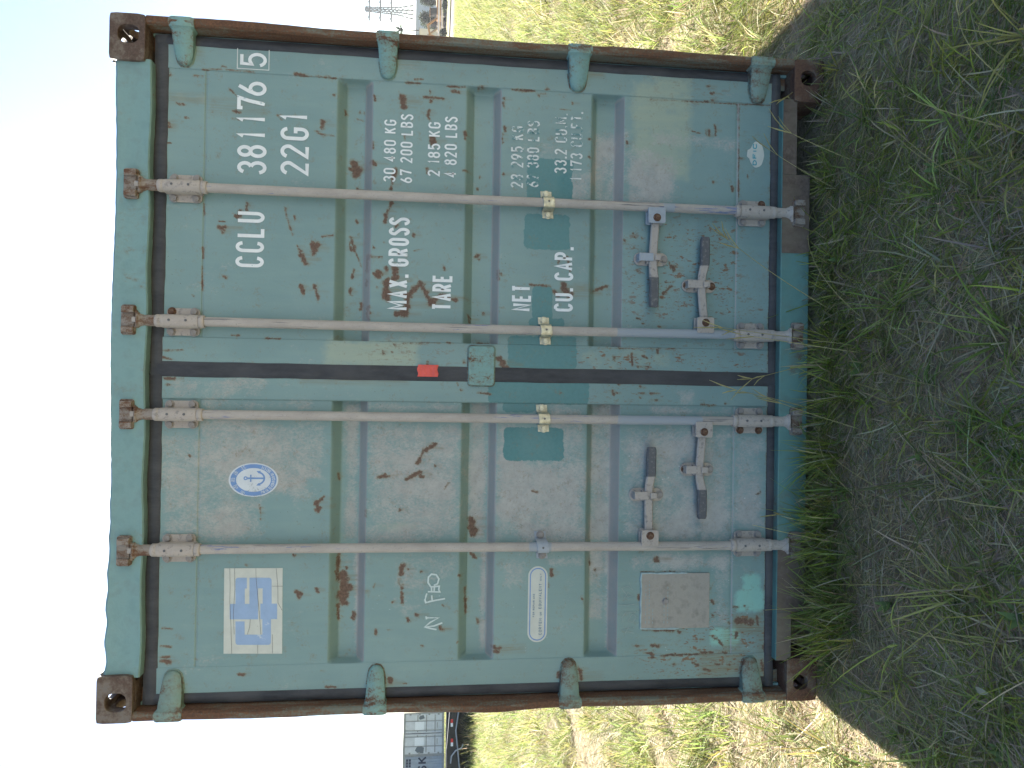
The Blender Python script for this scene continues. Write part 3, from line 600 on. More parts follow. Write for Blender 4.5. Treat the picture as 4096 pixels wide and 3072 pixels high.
# --- locking bars with their bearings, cams, clamps and handles
def bolt_mesh(r=.0112, h=.009):
    b = MB(); b.prism([(r*math.cos(R(60*k+12)), r*math.sin(R(60*k+12))) for k in range(6)], -h, 0)
    b.tube([(0, .0005, 0), (0, -.0015, 0)], r*1.35, 14); return b.mesh('bolt', .0012)
ME_BOLT = {k: bolt_mesh() for k in 'abc'}
for k, mm in zip('abc', (M_BOLT, M_RBOLT, M_ZINC)): ME_BOLT[k].materials.append(mm)
def bolt(parent, x, y, z, kind='a', name='bolt'):
    o = link(name, ME_BOLT[kind], None, parent); o.location = (x, y, z); o.rotation_euler[1] = random.uniform(0, 1); return o
BY = .018                                   # depth of the bars' axis
def strap_profile(x, rb, half, th, ytop):
    """omega section across the bar, in x,y"""
    inner = [(-half, D-.001)]; 
    inner += [(-rb-.004, D-.001)]+[(rb*1.02*math.cos(t), BY-rb*1.02*math.sin(t)) for t in [math.pi-R(10)+(-math.pi+R(20))*k/10 for k in range(11)]]+[(rb+.004, D-.001), (half, D-.001)]
    return inner
def strap(x, z0, z1, half, rb, th, mat, parent, name, tilt=0):
    pr = strap_profile(x, rb, half, th, 0); pts = []
    out = []
    for i, p in enumerate(pr):
        a = Vector(pr[max(i-1, 0)]); c = Vector(pr[min(i+1, len(pr)-1)]); t = (c-a).normalized(); nrm = Vector((t.y, -t.x))
        out.append((p[0]+nrm.x*th, p[1]+nrm.y*th))
    b = MB(); sec = pr+out[::-1]
    b.loft([[(x+q[0], q[1], z0+tilt*q[0]) for q in sec], [(x+q[0], q[1], z1+tilt*q[0]) for q in sec]])
    return b.build(name, mat, parent, bevel=.001)
def locking_bar(x, mids, hub, label, fresh, topm, seed):
    rnd = random.Random(seed); r = .0168
    b = MB(); zz = np.linspace(.118, 2.50, 60); b.tube([(x+.0012*math.sin(z*2.1+seed), BY, z) for z in zz], r, 18)
    me = b.mesh('locking_bar', 0, True)
    co = np.zeros(len(me.vertices)*3); me.vertices.foreach_get('co', co); z = co.reshape(-1, 3)[:, 2]; fr_ = np.zeros(len(z))
    for (a, c) in fresh: fr_ = np.maximum(fr_, np.clip(np.minimum((z-a)/.02, (c-z)/.02)+.5, 0, 1))
    col_attr(me, 'fresh', np.stack([fr_]*3, -1))
    bar = link('locking_bar', me, M_BAR, cont, label=label)
    for top in (True, False):
        z0, z1 = (2.288, 2.400) if top else (.205, .315); s_ = 1 if top else -1
        # bearing plate and half-round cover
        b = MB(); b.prism(rrect(x-.048, x+.048, z0, z1, .014, 4), D-.0105, D-.0032); pl = b.build('bearing_plate', M_BRK, bar, bevel=.0015)
        sec = [(.0235*math.cos(t), -.0235*math.sin(t)) for t in [math.pi*k/14 for k in range(15)]]
        sec = [(.0235, D-BY-.010)]+sec+[(-.0235, D-BY-.010)]
        b = MB(); b.loft([[(x+a*k, BY+c*k, zq) for a, c in sec] for zq, k in ((z0-.006, .97), (z0, 1), (z1, 1), (z1+.006, .97))]); b.build('bearing_cover', M_BRK, bar, smooth=True)
        for zc, h, rr in ((z0-.016, .010, .0225), (z1+.016, .010, .0225)):
            b = MB(); b.tube([(x, BY, zc-h), (x, BY, zc-h*.7), (x, BY, zc+h*.7), (x, BY, zc+h)], [rr*.9, rr, rr, rr*.9], 18); b.build('collar', M_BRK, bar, smooth=True)
        for dx in (-.036, .036):
            for dz in (.016, -.016): bolt(bar, x+dx, D-.0105, (z1-.018 if dz > 0 else z0+.018), 'b' if rnd.random() < (.08 if top else .2) else 'a')
        for q in (.28, .78):
            b = MB(); b.tube([(x+.002, BY-.0225, z0+(z1-z0)*q), (x+.002, BY-.0250, z0+(z1-z0)*q)], .0045, 10); b.build('grub_screw', M_GRIP, bar)
        # end fitting: neck, flared collar, forked cam
        ze = 2.432 if top else .172; e = lambda q: ze+s_*q
        b = MB(); b.tube([(x, BY, e(-.012)), (x, BY, e(.03)), (x, BY, e(.044)), (x, BY, e(.047)), (x, BY, e(.052))], [.0195, .0195, .024, .029, .029], 16)
        cm = topm if top else M_BRK
        tw = (rnd.random()-.5)*.01
        b.add(*(lambda q: (q.v, q.f))(MB().box(x-.030+tw, x+.030+tw, BY-.014, BY+.014, min(e(.050), e(.064)), max(e(.050), e(.064)))))
        b.add(*(lambda q: (q.v, q.f))(MB().box(x-.030+tw, x-.012+tw, BY-.013, BY+.013, min(e(.063), e(.092)), max(e(.063), e(.092)))))
        b.add(*(lambda q: (q.v, q.f))(MB().box(x+.014+tw, x+.031+tw, BY-.013, BY+.013, min(e(.063), e(.086)), max(e(.063), e(.086)))))
        b.build('cam', cm, bar, bevel=.004)
        # keeper welded to header or sill
        b = MB()
        for sx in (-1, 1):
            b.prism([(x+sx*.036-.011, min(e(.058), e(.098))), (x+sx*.036+.011, min(e(.058), e(.098))), (x+sx*.034+.010, max(e(.058), e(.098))), (x+sx*.034-.010, max(e(.058), e(.098)))], -.012, .022)
        b.prism(rrect(x-.052, x+.052, min(e(.056), e(.104)), max(e(.056), e(.104)), .008, 3), .004, .018)
        b.build('cam_keeper', M_KEEP, bar, bevel=.004)
    for z, mat, kind in mids:
        st = strap(x, z-.021, z+.021, .050, r+.001, .0045, mat, bar, 'guide_clamp', .1)
        bolt(bar, x-.038, D-.005, z-.004, kind); bolt(bar, x+.038, D-.005, z+.004, kind)
        b = MB(); b.tube([(x+.001, BY-r-.003, z), (x+.001, BY-r-.0066, z)], .004, 10); b.build('grub_screw', M_GRIP, bar)
    # handle: hub on the bar, cranked lever, dark grip, catch plate behind it
    zc, side, zr, zg, L, hm, rm = hub
    b = MB(); hx0, hx1 = sorted((x+side*.004, x+side*.062))
    b.prism(rrect(hx0, hx1, zc-.033, zc+.033, .006, 3), BY-.021, BY-.012); b.prism(rrect(hx0, hx1, zc-.033, zc+.033, .006, 3), BY+.012, BY+.020)
    b.box(min(x, x+side*.03), max(x, x+side*.03), BY-.0125, BY+.0125, zc-.030, zc+.030)
    hb = b.build('handle_hub', hm, bar, bevel=.002); bolt(bar, x+side*.042, BY-.021, zc, 'b', 'pivot_bolt')
    def lever(a, c, mat, name, k0, k1):
        b = MB(); rings = []
        for q in np.linspace(a, c, 12):
            xx = x+side*(.05+q*L); t = min(1, max(0, (q-.5)/.2)); t = t*t*(3-2*t); t0 = min(1, max(0, q/.35))
            zz_ = zc+(zr-zc)*t0+(zg-zr)*t; yy = BY-.001-.006*t; hw = .0155+.002*t; hy = .0055+.0035*t
            if q == c and name == 'grip': hw *= .8
            rg = [(xx, yy-hy, zz_-hw*.75), (xx, yy-hy, zz_+hw*.75), (xx, yy-hy*.4, zz_+hw), (xx, yy+hy*.6, zz_+hw), (xx, yy+hy, zz_+hw*.7), (xx, yy+hy, zz_-hw*.7), (xx, yy+hy*.6, zz_-hw), (xx, yy-hy*.4, zz_-hw)]
            rings.append(rg if side > 0 else rg[::-1])
        return b.loft(rings).build(name, mat, bar, bevel=0, smooth=True)
    lever(0, .66, M_BRK, 'handle', 0, 0); lever(.655, 1, M_GRIP, 'grip', 0, 0)
    xr = x+side*(.05+.43*L); z0, z1 = zr-.066, zr+.066
    b = MB(); b.prism(rrect(xr-.025, xr+.025, z0, z1, .0245, 6), D-.009, D-.0032); b.build('catch_plate', rm, bar, bevel=.0015)
    b = MB(); b.box(xr-.020, xr+.020, BY+.006, D-.008, zr-.022, zr+.022); b.build('catch_block', M_BRK, bar, bevel=.003)
    b = MB(); b.box(xr-.013, xr+.016, BY-.012, BY-.008, zr+.001, zr+.055); b.box(xr-.013, xr+.016, BY-.0125, D-.009, zr+.046, zr+.056); b.build('catch_flap', hm if hm is M_BRKB else rm, bar, bevel=.0015)
    b = MB(); b.box(xr-.010, xr+.012, BY-.014, BY-.0075, zr-.026, zr-.004); b.box(xr-.010, xr+.012, BY-.012, D-.009, zr-.030, zr-.022); b.build('catch_hook', M_BRK, bar, bevel=.002)
    bolt(bar, xr+.001, D-.009, z1-.018, 'b' if seed in (2, 3) else 'a'); bolt(bar, xr, D-.009, z0+.016, 'b' if seed == 2 else 'a')
    return bar
def zat(u, v): return P(u, v, BY).z
def hubspec(hu, hv, rv, ru, gu, gv, bx, side, hm, rm):
    zc = zat(hu, hv); L = abs(P(gu, gv, BY-.01).x-bx)-.05
    return (zc, side, zat(ru, rv), zat(gu, gv), L, hm, rm)
XB = (1.853, 1.383, 1.058, .588)
locking_bar(XB[0], [(1.056, M_ZINC, 'c')], hubspec(2622, 870, 1034, 2612, 2612, 1228, XB[0], -1, M_BRKB, M_BRK), 'locking bar beside the container number', [(.57, .63)], M_KEEP, 1)
locking_bar(XB[1], [(1.058, M_ZINC, 'c')], hubspec(2815, 1300, 1155, 2806, 2818, 948, XB[1], 1, M_BRK, M_BRK), 'locking bar with pale blue repainted lower part on the right door', [(.335, .80)], M_KEEP, 2)
locking_bar(XB[2], [(1.060, M_ZINC, 'c')], hubspec(2809, 1722, 1870, 2798, 2804, 2075, XB[2], -1, M_BRK, M_BRK), 'locking bar beside the centre gasket on the left door', [(.47, .79)], M_KEEP, 3)
locking_bar(XB[3], [(1.058, M_BRKB, 'a')], hubspec(2594, 2142, 1981, 2594, 2604, 1789, XB[3], 1, M_BRK, M_BRK), 'locking bar with a grey painted clamp', [(1.02, 1.10)], M_KEEP, 4)

# --- centre overlap plate and tape
a, c = P(1872, 1541, D-.01), P(1978, 1386, D-.01)
b = MB(); b.prism(rrect(a.x, c.x, c.z, a.z, .012, 4), .036, .048); b.build('overlap_plate', M_HINGE, cont, bevel=.003)
b = MB(); b.tube([(q[0], .0475, q[1]) for q in rrect(a.x-.001, c.x+.001, c.z-.001, a.z+.001, .012, 3)]+[(c.x-.011, .0475, c.z-.001)], .003, 6, False); b.build('weld_bead', M_HINGER, cont, smooth=True)
a, c = P(1670, 1506, .044), P(1752, 1460, .044)
xs_ = np.linspace(a.x, c.x, 12); zs_ = np.linspace(c.z, a.z, 16)
me = grid_mesh('tape', xs_, zs_, lambda X, Z: np.stack([X, .0435+.0012*np.sin(X*260+Z*40)*np.sin(Z*190)+.001*np.sin(Z*330), Z+.002*np.sin(X*190)], -1))
tape = link('tape', me, M_RED, cont, label='strip of orange-red tape stuck across the centre gasket')

# ================================================================== lettering: strokes drawn as thin ribbons
def arc(cx_, cz_, rx, rz, a0, a1, n=12): return [(cx_+rx*math.cos(R(a0+(a1-a0)*k/n)), cz_+rz*math.sin(R(a0+(a1-a0)*k/n))) for k in range(n+1)]
loop = lambda cx_, cz_, rx, rz: ('c', arc(cx_, cz_, rx, rz, 0, 360, 22)[:-1])
oval = ('c', arc(.5, .76, .5, .24, 0, 180, 10)+arc(.5, .24, .5, .24, 180, 360, 10))
GL = {
 'C': [arc(.5, .78, .5, .22, 5, 180)+arc(.5, .22, .5, .22, 180, 355)], 'G': [arc(.5, .78, .5, .22, 5, 180)+arc(.5, .22, .5, .22, 180, 360)+[(1, .46), (.55, .46)]],
 'U': [[(0, 1)]+arc(.5, .24, .5, .24, 180, 360)+[(1, 1)]], 'L': [[(0, 1), (0, 0), (.95, 0)]], 'O': [oval], '0': [oval],
 'S': [arc(.5, .77, .5, .23, 12, 190, 10)+arc(.5, .24, .5, .27, 60, -168, 14)],
 '3': [arc(.47, .77, .48, .23, 165, -80, 12), arc(.47, .27, .53, .27, 80, -168, 12)], '8': [loop(.5, .775, .44, .225), loop(.5, .275, .5, .275)],
 '6': [loop(.5, .28, .5, .28), [(.02, .34), (.22, .60), (.72, 1)]], '9': [loop(.5, .72, .5, .28), [(.98, .66), (.78, .40), (.28, 0)]],
 '7': [[(0, .86), (0, 1), (1, 1), (.72, .6), (.45, 0)]], '5': [[(.95, 1), (.12, 1), (.06, .56)]+arc(.48, .33, .52, .33, 125, -160, 14)],
 '2': [arc(.5, .76, .5, .24, 165, -20, 12)+[(0, 0), (1, 0)]], '1': [[(.1, .84), (.5, 1), (.5, 0)]], '4': [[(.68, 0), (.68, 1), (0, .26), (1, .26)]],
 'K': [[(0, 0), (0, 1)], [(.95, 1), (.05, .42)], [(.32, .58), (1, 0)]], 'B': [[(0, 0), (0, 1)]+arc(.5, .77, .45, .23, 90, -90, 8)+[(0, .54)], [(.45, .54)]+arc(.5, .27, .5, .27, 90, -90, 8)+[(0, 0)]],
 'M': [[(0, 0), (0, 1), (.5, .3), (1, 1), (1, 0)]], 'A': [[(0, 0), (.5, 1), (1, 0)], [(.2, .3), (.8, .3)]], 'X': [[(0, 1), (1, 0)], [(1, 1), (0, 0)]],
 'R': [[(0, 0), (0, 1)]+arc(.5, .74, .5, .26, 90, -90, 8)+[(0, .48)], [(.45, .48), (1, 0)]], 'P': [[(0, 0), (0, 1)]+arc(.5, .74, .5, .26, 90, -90, 8)+[(0, .48)]],
 'T': [[(0, 1), (1, 1)], [(.5, 1), (.5, 0)]], 'E': [[(1, 1), (0, 1), (0, 0), (1, 0)], [(0, .52), (.8, .52)]], 'N': [[(0, 0), (0, 1), (1, 0), (1, 1)]],
 'F': [[(1, 1), (0, 1), (0, 0)], [(0, .52), (.8, .52)]], 'I': [[(.5, 0), (.5, 1)]], 'D': [[(0, 0), (0, 1)]+arc(.4, .5, .6, .5, 90, -90, 12)+[(0, 0)]], 'Q': [oval, [(.6, .25), (1, 0)]],
 'V': [[(0, 1), (.5, 0), (1, 1)]], 'Y': [[(0, 1), (.5, .5), (1, 1)], [(.5, .5), (.5, 0)]], 'H': [[(0, 0), (0, 1)], [(1, 0), (1, 1)], [(0, .5), (1, .5)]], '.': [[(.5, 0), (.5, .06)]], 'Z': [[(0, 1), (1, 1), (0, 0), (1, 0)]]}
WID = {'1': .5, '.': .3, ' ': .5, 'M': 1.2, 'I': .3}
def ribbon(b, pts, wdt, y, closed=False):
    pts = [Vector(p) for p in pts]; n = len(pts); Lf, Rt = [], []
    for i, p in enumerate(pts):
        a = pts[i-1] if (i or closed) else None; c = pts[(i+1) % n] if (i < n-1 or closed) else None
        t1 = (p-a).normalized() if a is not None else (c-p).normalized(); t2 = (c-p).normalized() if c is not None else t1
        n1 = Vector((-t1.y, t1.x)); n2 = Vector((-t2.y, t2.x)); mt = (n1+n2)
        mt = mt.normalized() if mt.length > 1e-6 else n1
        k = min(1.6, 1/max(.3, mt.dot(n1)))*wdt/2
        Lf.append(p+mt*k); Rt.append(p-mt*k)
    vs = [(q.x, y, q.y) for q in Lf]+[(q.x, y, q.y) for q in Rt]
    b.add(vs, [(i, (i+1) % n, n+(i+1) % n, n+i) for i in range(n if closed else n-1)])
def glyph(b, ch, x, z, w_, h, st, y, xf=None):
    for k, s_ in enumerate(GL.get(ch, [])):
        cl = isinstance(s_, tuple); p = s_[1] if cl else s_
        q = [(x+st/2+a*(w_-st), z+st/2+c*(h-st)) for a, c in p]
        if xf: q = [xf(*e) for e in q]
        ribbon(b, q, st, y-k*.00012, cl)
def text(s_, ut, ub, vl, vr, st, mat, parent, y=None, gap=.36, name='letter'):
    y = D-.0016 if y is None else y; o = None
    p = P(ut, vl, y); q = P(ub, vr, y); h = p.z-q.z; tot = sum(WID.get(c, 1) for c in s_)+gap*(len(s_)-1); w_ = (q.x-p.x)/tot; x = p.x
    for c in s_:
        b = MB()
        cw = w_*WID.get(c, 1)
        if c == '1': glyph(b, c, x, q.z, cw, h, h*st, y)
        elif c == '.': b.add([(x, y, q.z), (x+h*st*1.1, y, q.z), (x+h*st*1.1, y, q.z+h*st*1.1), (x, y, q.z+h*st*1.1)], [(0, 1, 2, 3)])
        elif c != ' ': glyph(b, c, x, q.z, cw, h, h*st, y)
        x += cw+w_*gap
        if c != ' ': o = b.build(name, mat, parent)
    return o
text('CCLU', 941, 1059, 1067, 849, .125, M_WHITE, doorR, gap=.36)
for ch, a, c in (('3', 1435, 1340), ('8', 1302, 1207), ('1', 1142, 1093), ('1', 1010, 963), ('7', 905, 806), ('6', 785, 682)): text(ch, 948, 1067, a*ZS, c*ZS, .125, M_WHITE, doorR)
for ch, a, c in (('2', 1447, 1343), ('2', 1308, 1206), ('G', 1157, 1062), ('1', 993, 945)): text(ch, 1121, 1236, a*ZS, c*ZS, .13, M_WHITE, doorR)
text('5', 960, 1068, 547*ZS, 444*ZS, .125, M_WHITE, doorR, y=D-.0046)
a, c = P(949, 273, D-.0046), P(1077, 196, D-.0046); b = MB(); ribbon(b, [(a.x, c.z), (c.x, c.z), (c.x, a.z), (a.x, a.z)], .0028, D-.0046, True); b.build('lettering', M_WORN, doorR)
for s_, ut, ub, vl, vr in (('30 480 KG', 1533, 1586, 726, 480), ('67 200 LBS', 1599, 1653, 731, 458), ('2 185 KG', 1710, 1763, 704, 490), ('4 820 LBS', 1776, 1830, 708, 468)):
    text(s_, ut, ub, vl, vr, .14, M_WHITE, doorR, gap=.3)
for s_, ut, ub, vl, vr in (('28 295 KG', 2042, 2096, 750, 506), ('62 380 LBS', 2106, 2159, 747, 485), ('33.2 CU.M.', 2217, 2270, 692, 456), ('1 173 CU.FT.', 2280, 2333, 719, 449)):
    text(s_, ut, ub, vl, vr, .135, M_WORN, doorR, gap=.3)
text('MAX. GROSS', 1550, 1638, 1239, 871, .15, M_WHITE, doorR, gap=.3); text('TARE', 1728, 1810, 1241, 1099, .15, M_WHITE, doorR, gap=.24)
text('NET', 2047, 2125, 1243, 1140, .15, M_WHITE, doorR, gap=.24); text('CU. CAP.', 2215, 2295, 1245, 992, .15, M_WHITE, doorR, gap=.26)
# handles carry two raised letters
# --- blue and white sign on the left door
def zpoly(r, pts, y): return [(lambda q: (q.x, q.z))(Zp(r, a, c, y)) for a, c in pts]
y1 = D-.0016; b = MB(); b.prism(zpoly('30', [(1128, 860), (1614, 860), (1618, 150), (1134, 152)], y1), y1, y1+.0012); logo = b.build('sign_panel', M_CREAM, doorL, label='white panel with a blue interlocked emblem')
b = MB(); k = 14; yl = D-.0021
def rnd(x0, x1, y0, y1_, corners):     # rectangle in measured coordinates with some rounded corners
    out = []
    for (x, y, nm, a) in ((x0, y0, 'tl', 180), (x1, y0, 'tr', 270), (x1, y1_, 'br', 0), (x0, y1_, 'bl', 90)):
        if nm in corners:
            sx = 1 if x == x0 else -1; sy2 = 1 if y == y0 else -1; cx_, cy_ = x+sx*k*1.6, y+sy2*k*1.6
            out += [(cx_+k*1.6*math.cos(R(a+90*i/4)), cy_+k*1.6*math.sin(R(a+90*i/4))) for i in range(5)]
        else: out.append((x, y))
    return out
for q, cr in (((1227, 1322, 230, 320), ('tl',)), ((1227, 1305, 320, 447), ()), ((1180, 1415, 447, 575), ()), ((1343, 1415, 318, 447), ()), ((1343, 1527, 230, 318), ('tr',)), ((1453, 1527, 318, 445), ()),
              ((1433, 1573, 445, 573), ()), ((1450, 1522, 573, 702), ()), ((1227, 1522, 702, 787), ('bl', 'br')), ((1227, 1303, 592, 702), ())):
    b.sheet(zpoly('30', rnd(*q, cr), yl), yl)
b.build('emblem', M_LOGO, doorL)
for pts in ([(1180, 152), (1183, 300), (1180, 420), (1190, 640), (1196, 860)], [(1220, 152), (1222, 330), (1210, 520), (1216, 700)], [(1396, 152), (1398, 230), (1420, 470), (1438, 700)], [(1565, 152), (1578, 300), (1580, 440), (1614, 500)], [(1350, 575), (1345, 640), (1325, 700)], [(1530, 300), (1618, 300)], [(1412, 787), (1412, 858)], [(1533, 700), (1533, 858)]):
    b = MB(); ribbon(b, zpoly('30', pts, D-.0026), .0012, D-.0026); b.build('crack', M_GRIP, doorL)
# --- oval classification seal
c0 = Zp('20', 1377, 974, y1); ex = (Zp('20', 1377, 833, y1).x-Zp('20', 1377, 1115, y1).x)/2; ez = (Zp('20', 1170, 974, y1).z-Zp('20', 1583, 974, y1).z)/2
seal = MB(); seal.prism(ell(c0.x, c0.z, ex, ez), y1, y1+.001); seal = seal.build('seal_sticker', M_SEALW, doorL, label='blue and white oval seal, partly worn away')
def ering(b, k0, k1, y, n=48):
    vs = [(c0.x+ex*k0*math.cos(2*math.pi*i/n), y, c0.z+ez*k0*math.sin(2*math.pi*i/n)) for i in range(n)]+[(c0.x+ex*k1*math.cos(2*math.pi*i/n), y, c0.z+ez*k1*math.sin(2*math.pi*i/n)) for i in range(n)]
    b.add(vs, [(i, (i+1) % n, n+(i+1) % n, n+i) for i in range(n)])
b = MB(); ering(b, .70, .93, D-.0020)
sc = ez*.42; X0, Z0 = c0.x+.006, c0.z-ez*.12                                    # anchor
ribbon(b, arc(X0, Z0, sc*.62, sc*.75, 200, 340, 12), .006, D-.0020); ribbon(b, [(X0, Z0-sc*.72), (X0, Z0+sc*.9)], .006, D-.0021); ribbon(b, [(X0-sc*.35, Z0+sc*.55), (X0+sc*.35, Z0+sc*.55)], .005, D-.0022)
ribbon(b, arc(X0, Z0+sc*1.05, sc*.14, sc*.14, 0, 360, 12)[:-1], .004, D-.0020, True)
for s_ in (-1, 1): b.sheet([(X0+s_*sc*.72, Z0+sc*.02), (X0+s_*sc*.46, Z0-sc*.22), (X0+s_*sc*.72, Z0-sc*.42)], D-.00205)
b.build('seal_print', M_SEALB, doorL)
b = MB(); word = 'CHINA CLASSIFICATION SOCIETY'
for i, ch in enumerate(word):
    t = R(205+130*i/(len(word)-1)); px, pz = c0.x+ex*.815*math.cos(t), c0.z+ez*.815*math.sin(t); ph = math.atan2(ez*math.sin(t)/ez**2, ex*math.cos(t)/ex**2)+math.pi/2
    if ch != ' ': glyph(b, ch, -.0025, -.0055, .005*WID.get(ch, 1), .011, .0016, D-.0024, lambda a, c: (px+a*math.cos(ph)-c*math.sin(ph), pz+a*math.sin(ph)+c*math.cos(ph)))
b.build('seal_lettering', M_SEALW, doorL)
for i, ch in enumerate('中国船级社'):
    t = R(142-26*i+ -0); t = R(150-30*i); cu = bpy.data.curves.new('seal_character', 'FONT'); cu.body = ch; cu.size = .017; cu.align_x = 'CENTER'; cu.align_y = 'CENTER'; cu.resolution_u = 2
    tmp = bpy.data.objects.new('tmp', cu); COL.objects.link(tmp); bpy.context.view_layer.update()
    me = bpy.data.meshes.new_from_object(tmp.evaluated_get(bpy.context.evaluated_depsgraph_get())); bpy.data.objects.remove(tmp)
    me.materials.clear(); o = link('seal_character', me, M_SEALW, doorL)
    o.rotation_euler = (R(90), -(t-R(90))*.8, 0); o.location = (c0.x+ex*.815*math.cos(t), D-.0024, c0.z+ez*.815*math.sin(t))
# --- long rounded repair sticker
a, c = Zp('32', 226, 766, y1), Zp('32', 397, 134, y1); b = MB(); rr = (a.z-c.z)/2*.98
b.prism(rrect(a.x, c.x, c.z, a.z, rr, 8), y1, y1+.0012); b.build('repair_sticker', M_CREAM, doorL, label='cream pill-shaped repair sticker with blue outline')
b = MB(); ribbon(b, rrect(a.x+.008, c.x-.008, c.z+.008, a.z-.008, rr-.008, 8), .004, D-.0021, True); b.build('sticker_outline', M_SEALB, doorL)
zu = lambda r, q: ZB[r][0]+q*ZS
zv = lambda r, q: ZB[r][1]+q*ZS
text('FOR REPAIR USE', zu('32', 270), zu('32', 289), zv('32', 556), zv('32', 362), .19, M_TXTB, doorL, y=D-.0021, gap=.4)
text('CORTEN', zu('32', 320), zu('32', 347), zv('32', 705), zv('32', 567), .17, M_TXTB, doorL, y=D-.0021, gap=.35); text('OR', zu('32', 330), zu('32', 347), zv('32', 543), zv('32', 514), .19, M_TXTB, doorL, y=D-.0021, gap=.3)
text('EQUIVALENT', zu('32', 320), zu('32', 347), zv('32', 488), zv('32', 278), .17, M_TXTB, doorL, y=D-.0021, gap=.35); text('ONLY', zu('32', 331), zu('32', 347), zv('32', 255), zv('32', 195), .19, M_TXTB, doorL, y=D-.0021, gap=.3)
# --- small oval sticker low on the right door
a = Zp('03', 884, 1075, y1); b = MB(); n = 36; rx, rz = Zp('03', 884, 968, y1).x-a.x, (Zp('03', 823, 1075, y1).z-Zp('03', 946, 1075, y1).z)/2; pts = []
for i in range(n):
    t = 2*math.pi*i/n; kk = 1-.10*max(0, math.sin(t*1+.5))**6+.02*math.sin(7*t); pts.append((a.x+rx*math.cos(t)*kk, a.z+rz*math.sin(t)*kk))
pts = [(x+(0 if not (abs(x-a.x) < .012 and z > a.z+rz*.7) else 0), z+(.010 if abs(x-a.x) < .016 and z > a.z+rz*.7 else 0)) for x, z in pts]
b.prism(pts, y1, y1+.001); b.build('oval_sticker', M_CREAM, doorR, label='torn cream oval sticker with turquoise letters')
text('DFIC', zu('03', 850), zu('03', 888), zv('03', 1163), zv('03', 985), .24, M_CYAN, doorR, y=D-.0021, gap=.28)
# --- data plate
a, c = P(2562, 2516, D-.004), P(2839, 2291, D-.004); b = MB(); b.prism(rrect(a.x, c.x, c.z, a.z, .004, 2), D-.005, D-.001)
b.build('data_plate', M_PLATE, doorL, bevel=.001, label='square dulled metal data plate with sealed edges')
b = MB()
for (p0, p1) in (((a.x, a.z), (c.x, a.z)), ((c.x, a.z), (c.x, c.z+.09)), ((a.x, a.z), (a.x, c.z+.12))):
    n = 9; b.tube([(p0[0]+(p1[0]-p0[0])*i/n+random.uniform(-.0015, .0015), D-.0035, p0[1]+(p1[1]-p0[1])*i/n+random.uniform(-.0015, .0015)) for i in range(n+1)], [random.uniform(.0022, .0048) for i in range(n+1)], 6)
b.build('sealant', M_SEALANT, doorL, smooth=True)
for q in ((1368, 422),): o = Zp('32', *q, D); bolt(doorL, o.x, D-.004, o.z, 'a', 'rivet')
for i, (n0, l0) in enumerate(((7, .9), (9, .95), (3, .4), (6, .6), (8, .8))):            # stamped rows, worn illegible
    b = MB(); x = a.x+.02; z = a.z-.018-.014*i-(.03 if i > 2 else 0)
    while x < a.x+(c.x-a.x)*l0-.015:
        w_ = random.uniform(.004, .012); ribbon(b, [(x, z), (x+w_, z)], .003, D-.0056); x += w_+random.uniform(.003, .009)
    o = b.build('stamped_row', M_CHALKF, doorL); o['kind'] = 'stuff'
# --- chalk marks
def chalk(r, strokes, wd, mat, name):
    for k, s_ in enumerate(strokes):
        b = MB(); pts = [Zp(r, *q, D-.0016) for q in s_]; ribbon(b, [(p.x, p.z) for p in pts], wd, D-.0016-k*.00008); b.build(name, mat, doorL)
chalk('31', [[(1045, 550), (1050, 575)], [(1048, 562), (1150, 562), (1080, 600), (1035, 638), (1110, 630), (1180, 604)], [(1035, 638), (1080, 650), (1132, 660)], [(1203, 403), (1120, 418), (1042, 436), (1036, 410), (1052, 360)], [(1096, 420), (1092, 375)],
             [(1060, 345), (1160, 348), (1150, 330)], [(1092, 345), (1090, 305)], [(1112, 340), (1115, 300)], [(1150, 330), (1155, 300), (1085, 305), (1062, 270), (1065, 225), (1090, 200), (1130, 205), (1152, 240), (1140, 280), (1110, 292)]], .0058, M_CHALK, 'chalk_mark')
chalk('32', [[(1110, 690), (1010, 665), (1110, 640)], [(1040, 690), (1070, 630)], [(1020, 600), (1010, 560), (1040, 520), (1100, 520), (1130, 560), (1100, 600), (1060, 590), (1090, 540), (1140, 500)], [(985, 458), (1115, 452)], [(1030, 400), (1060, 350), (1100, 380), (1060, 390), (1040, 360), (1010, 320), (1060, 300), (1100, 330), (1070, 270)]], .0026, M_CHALKF, 'chalk_mark')

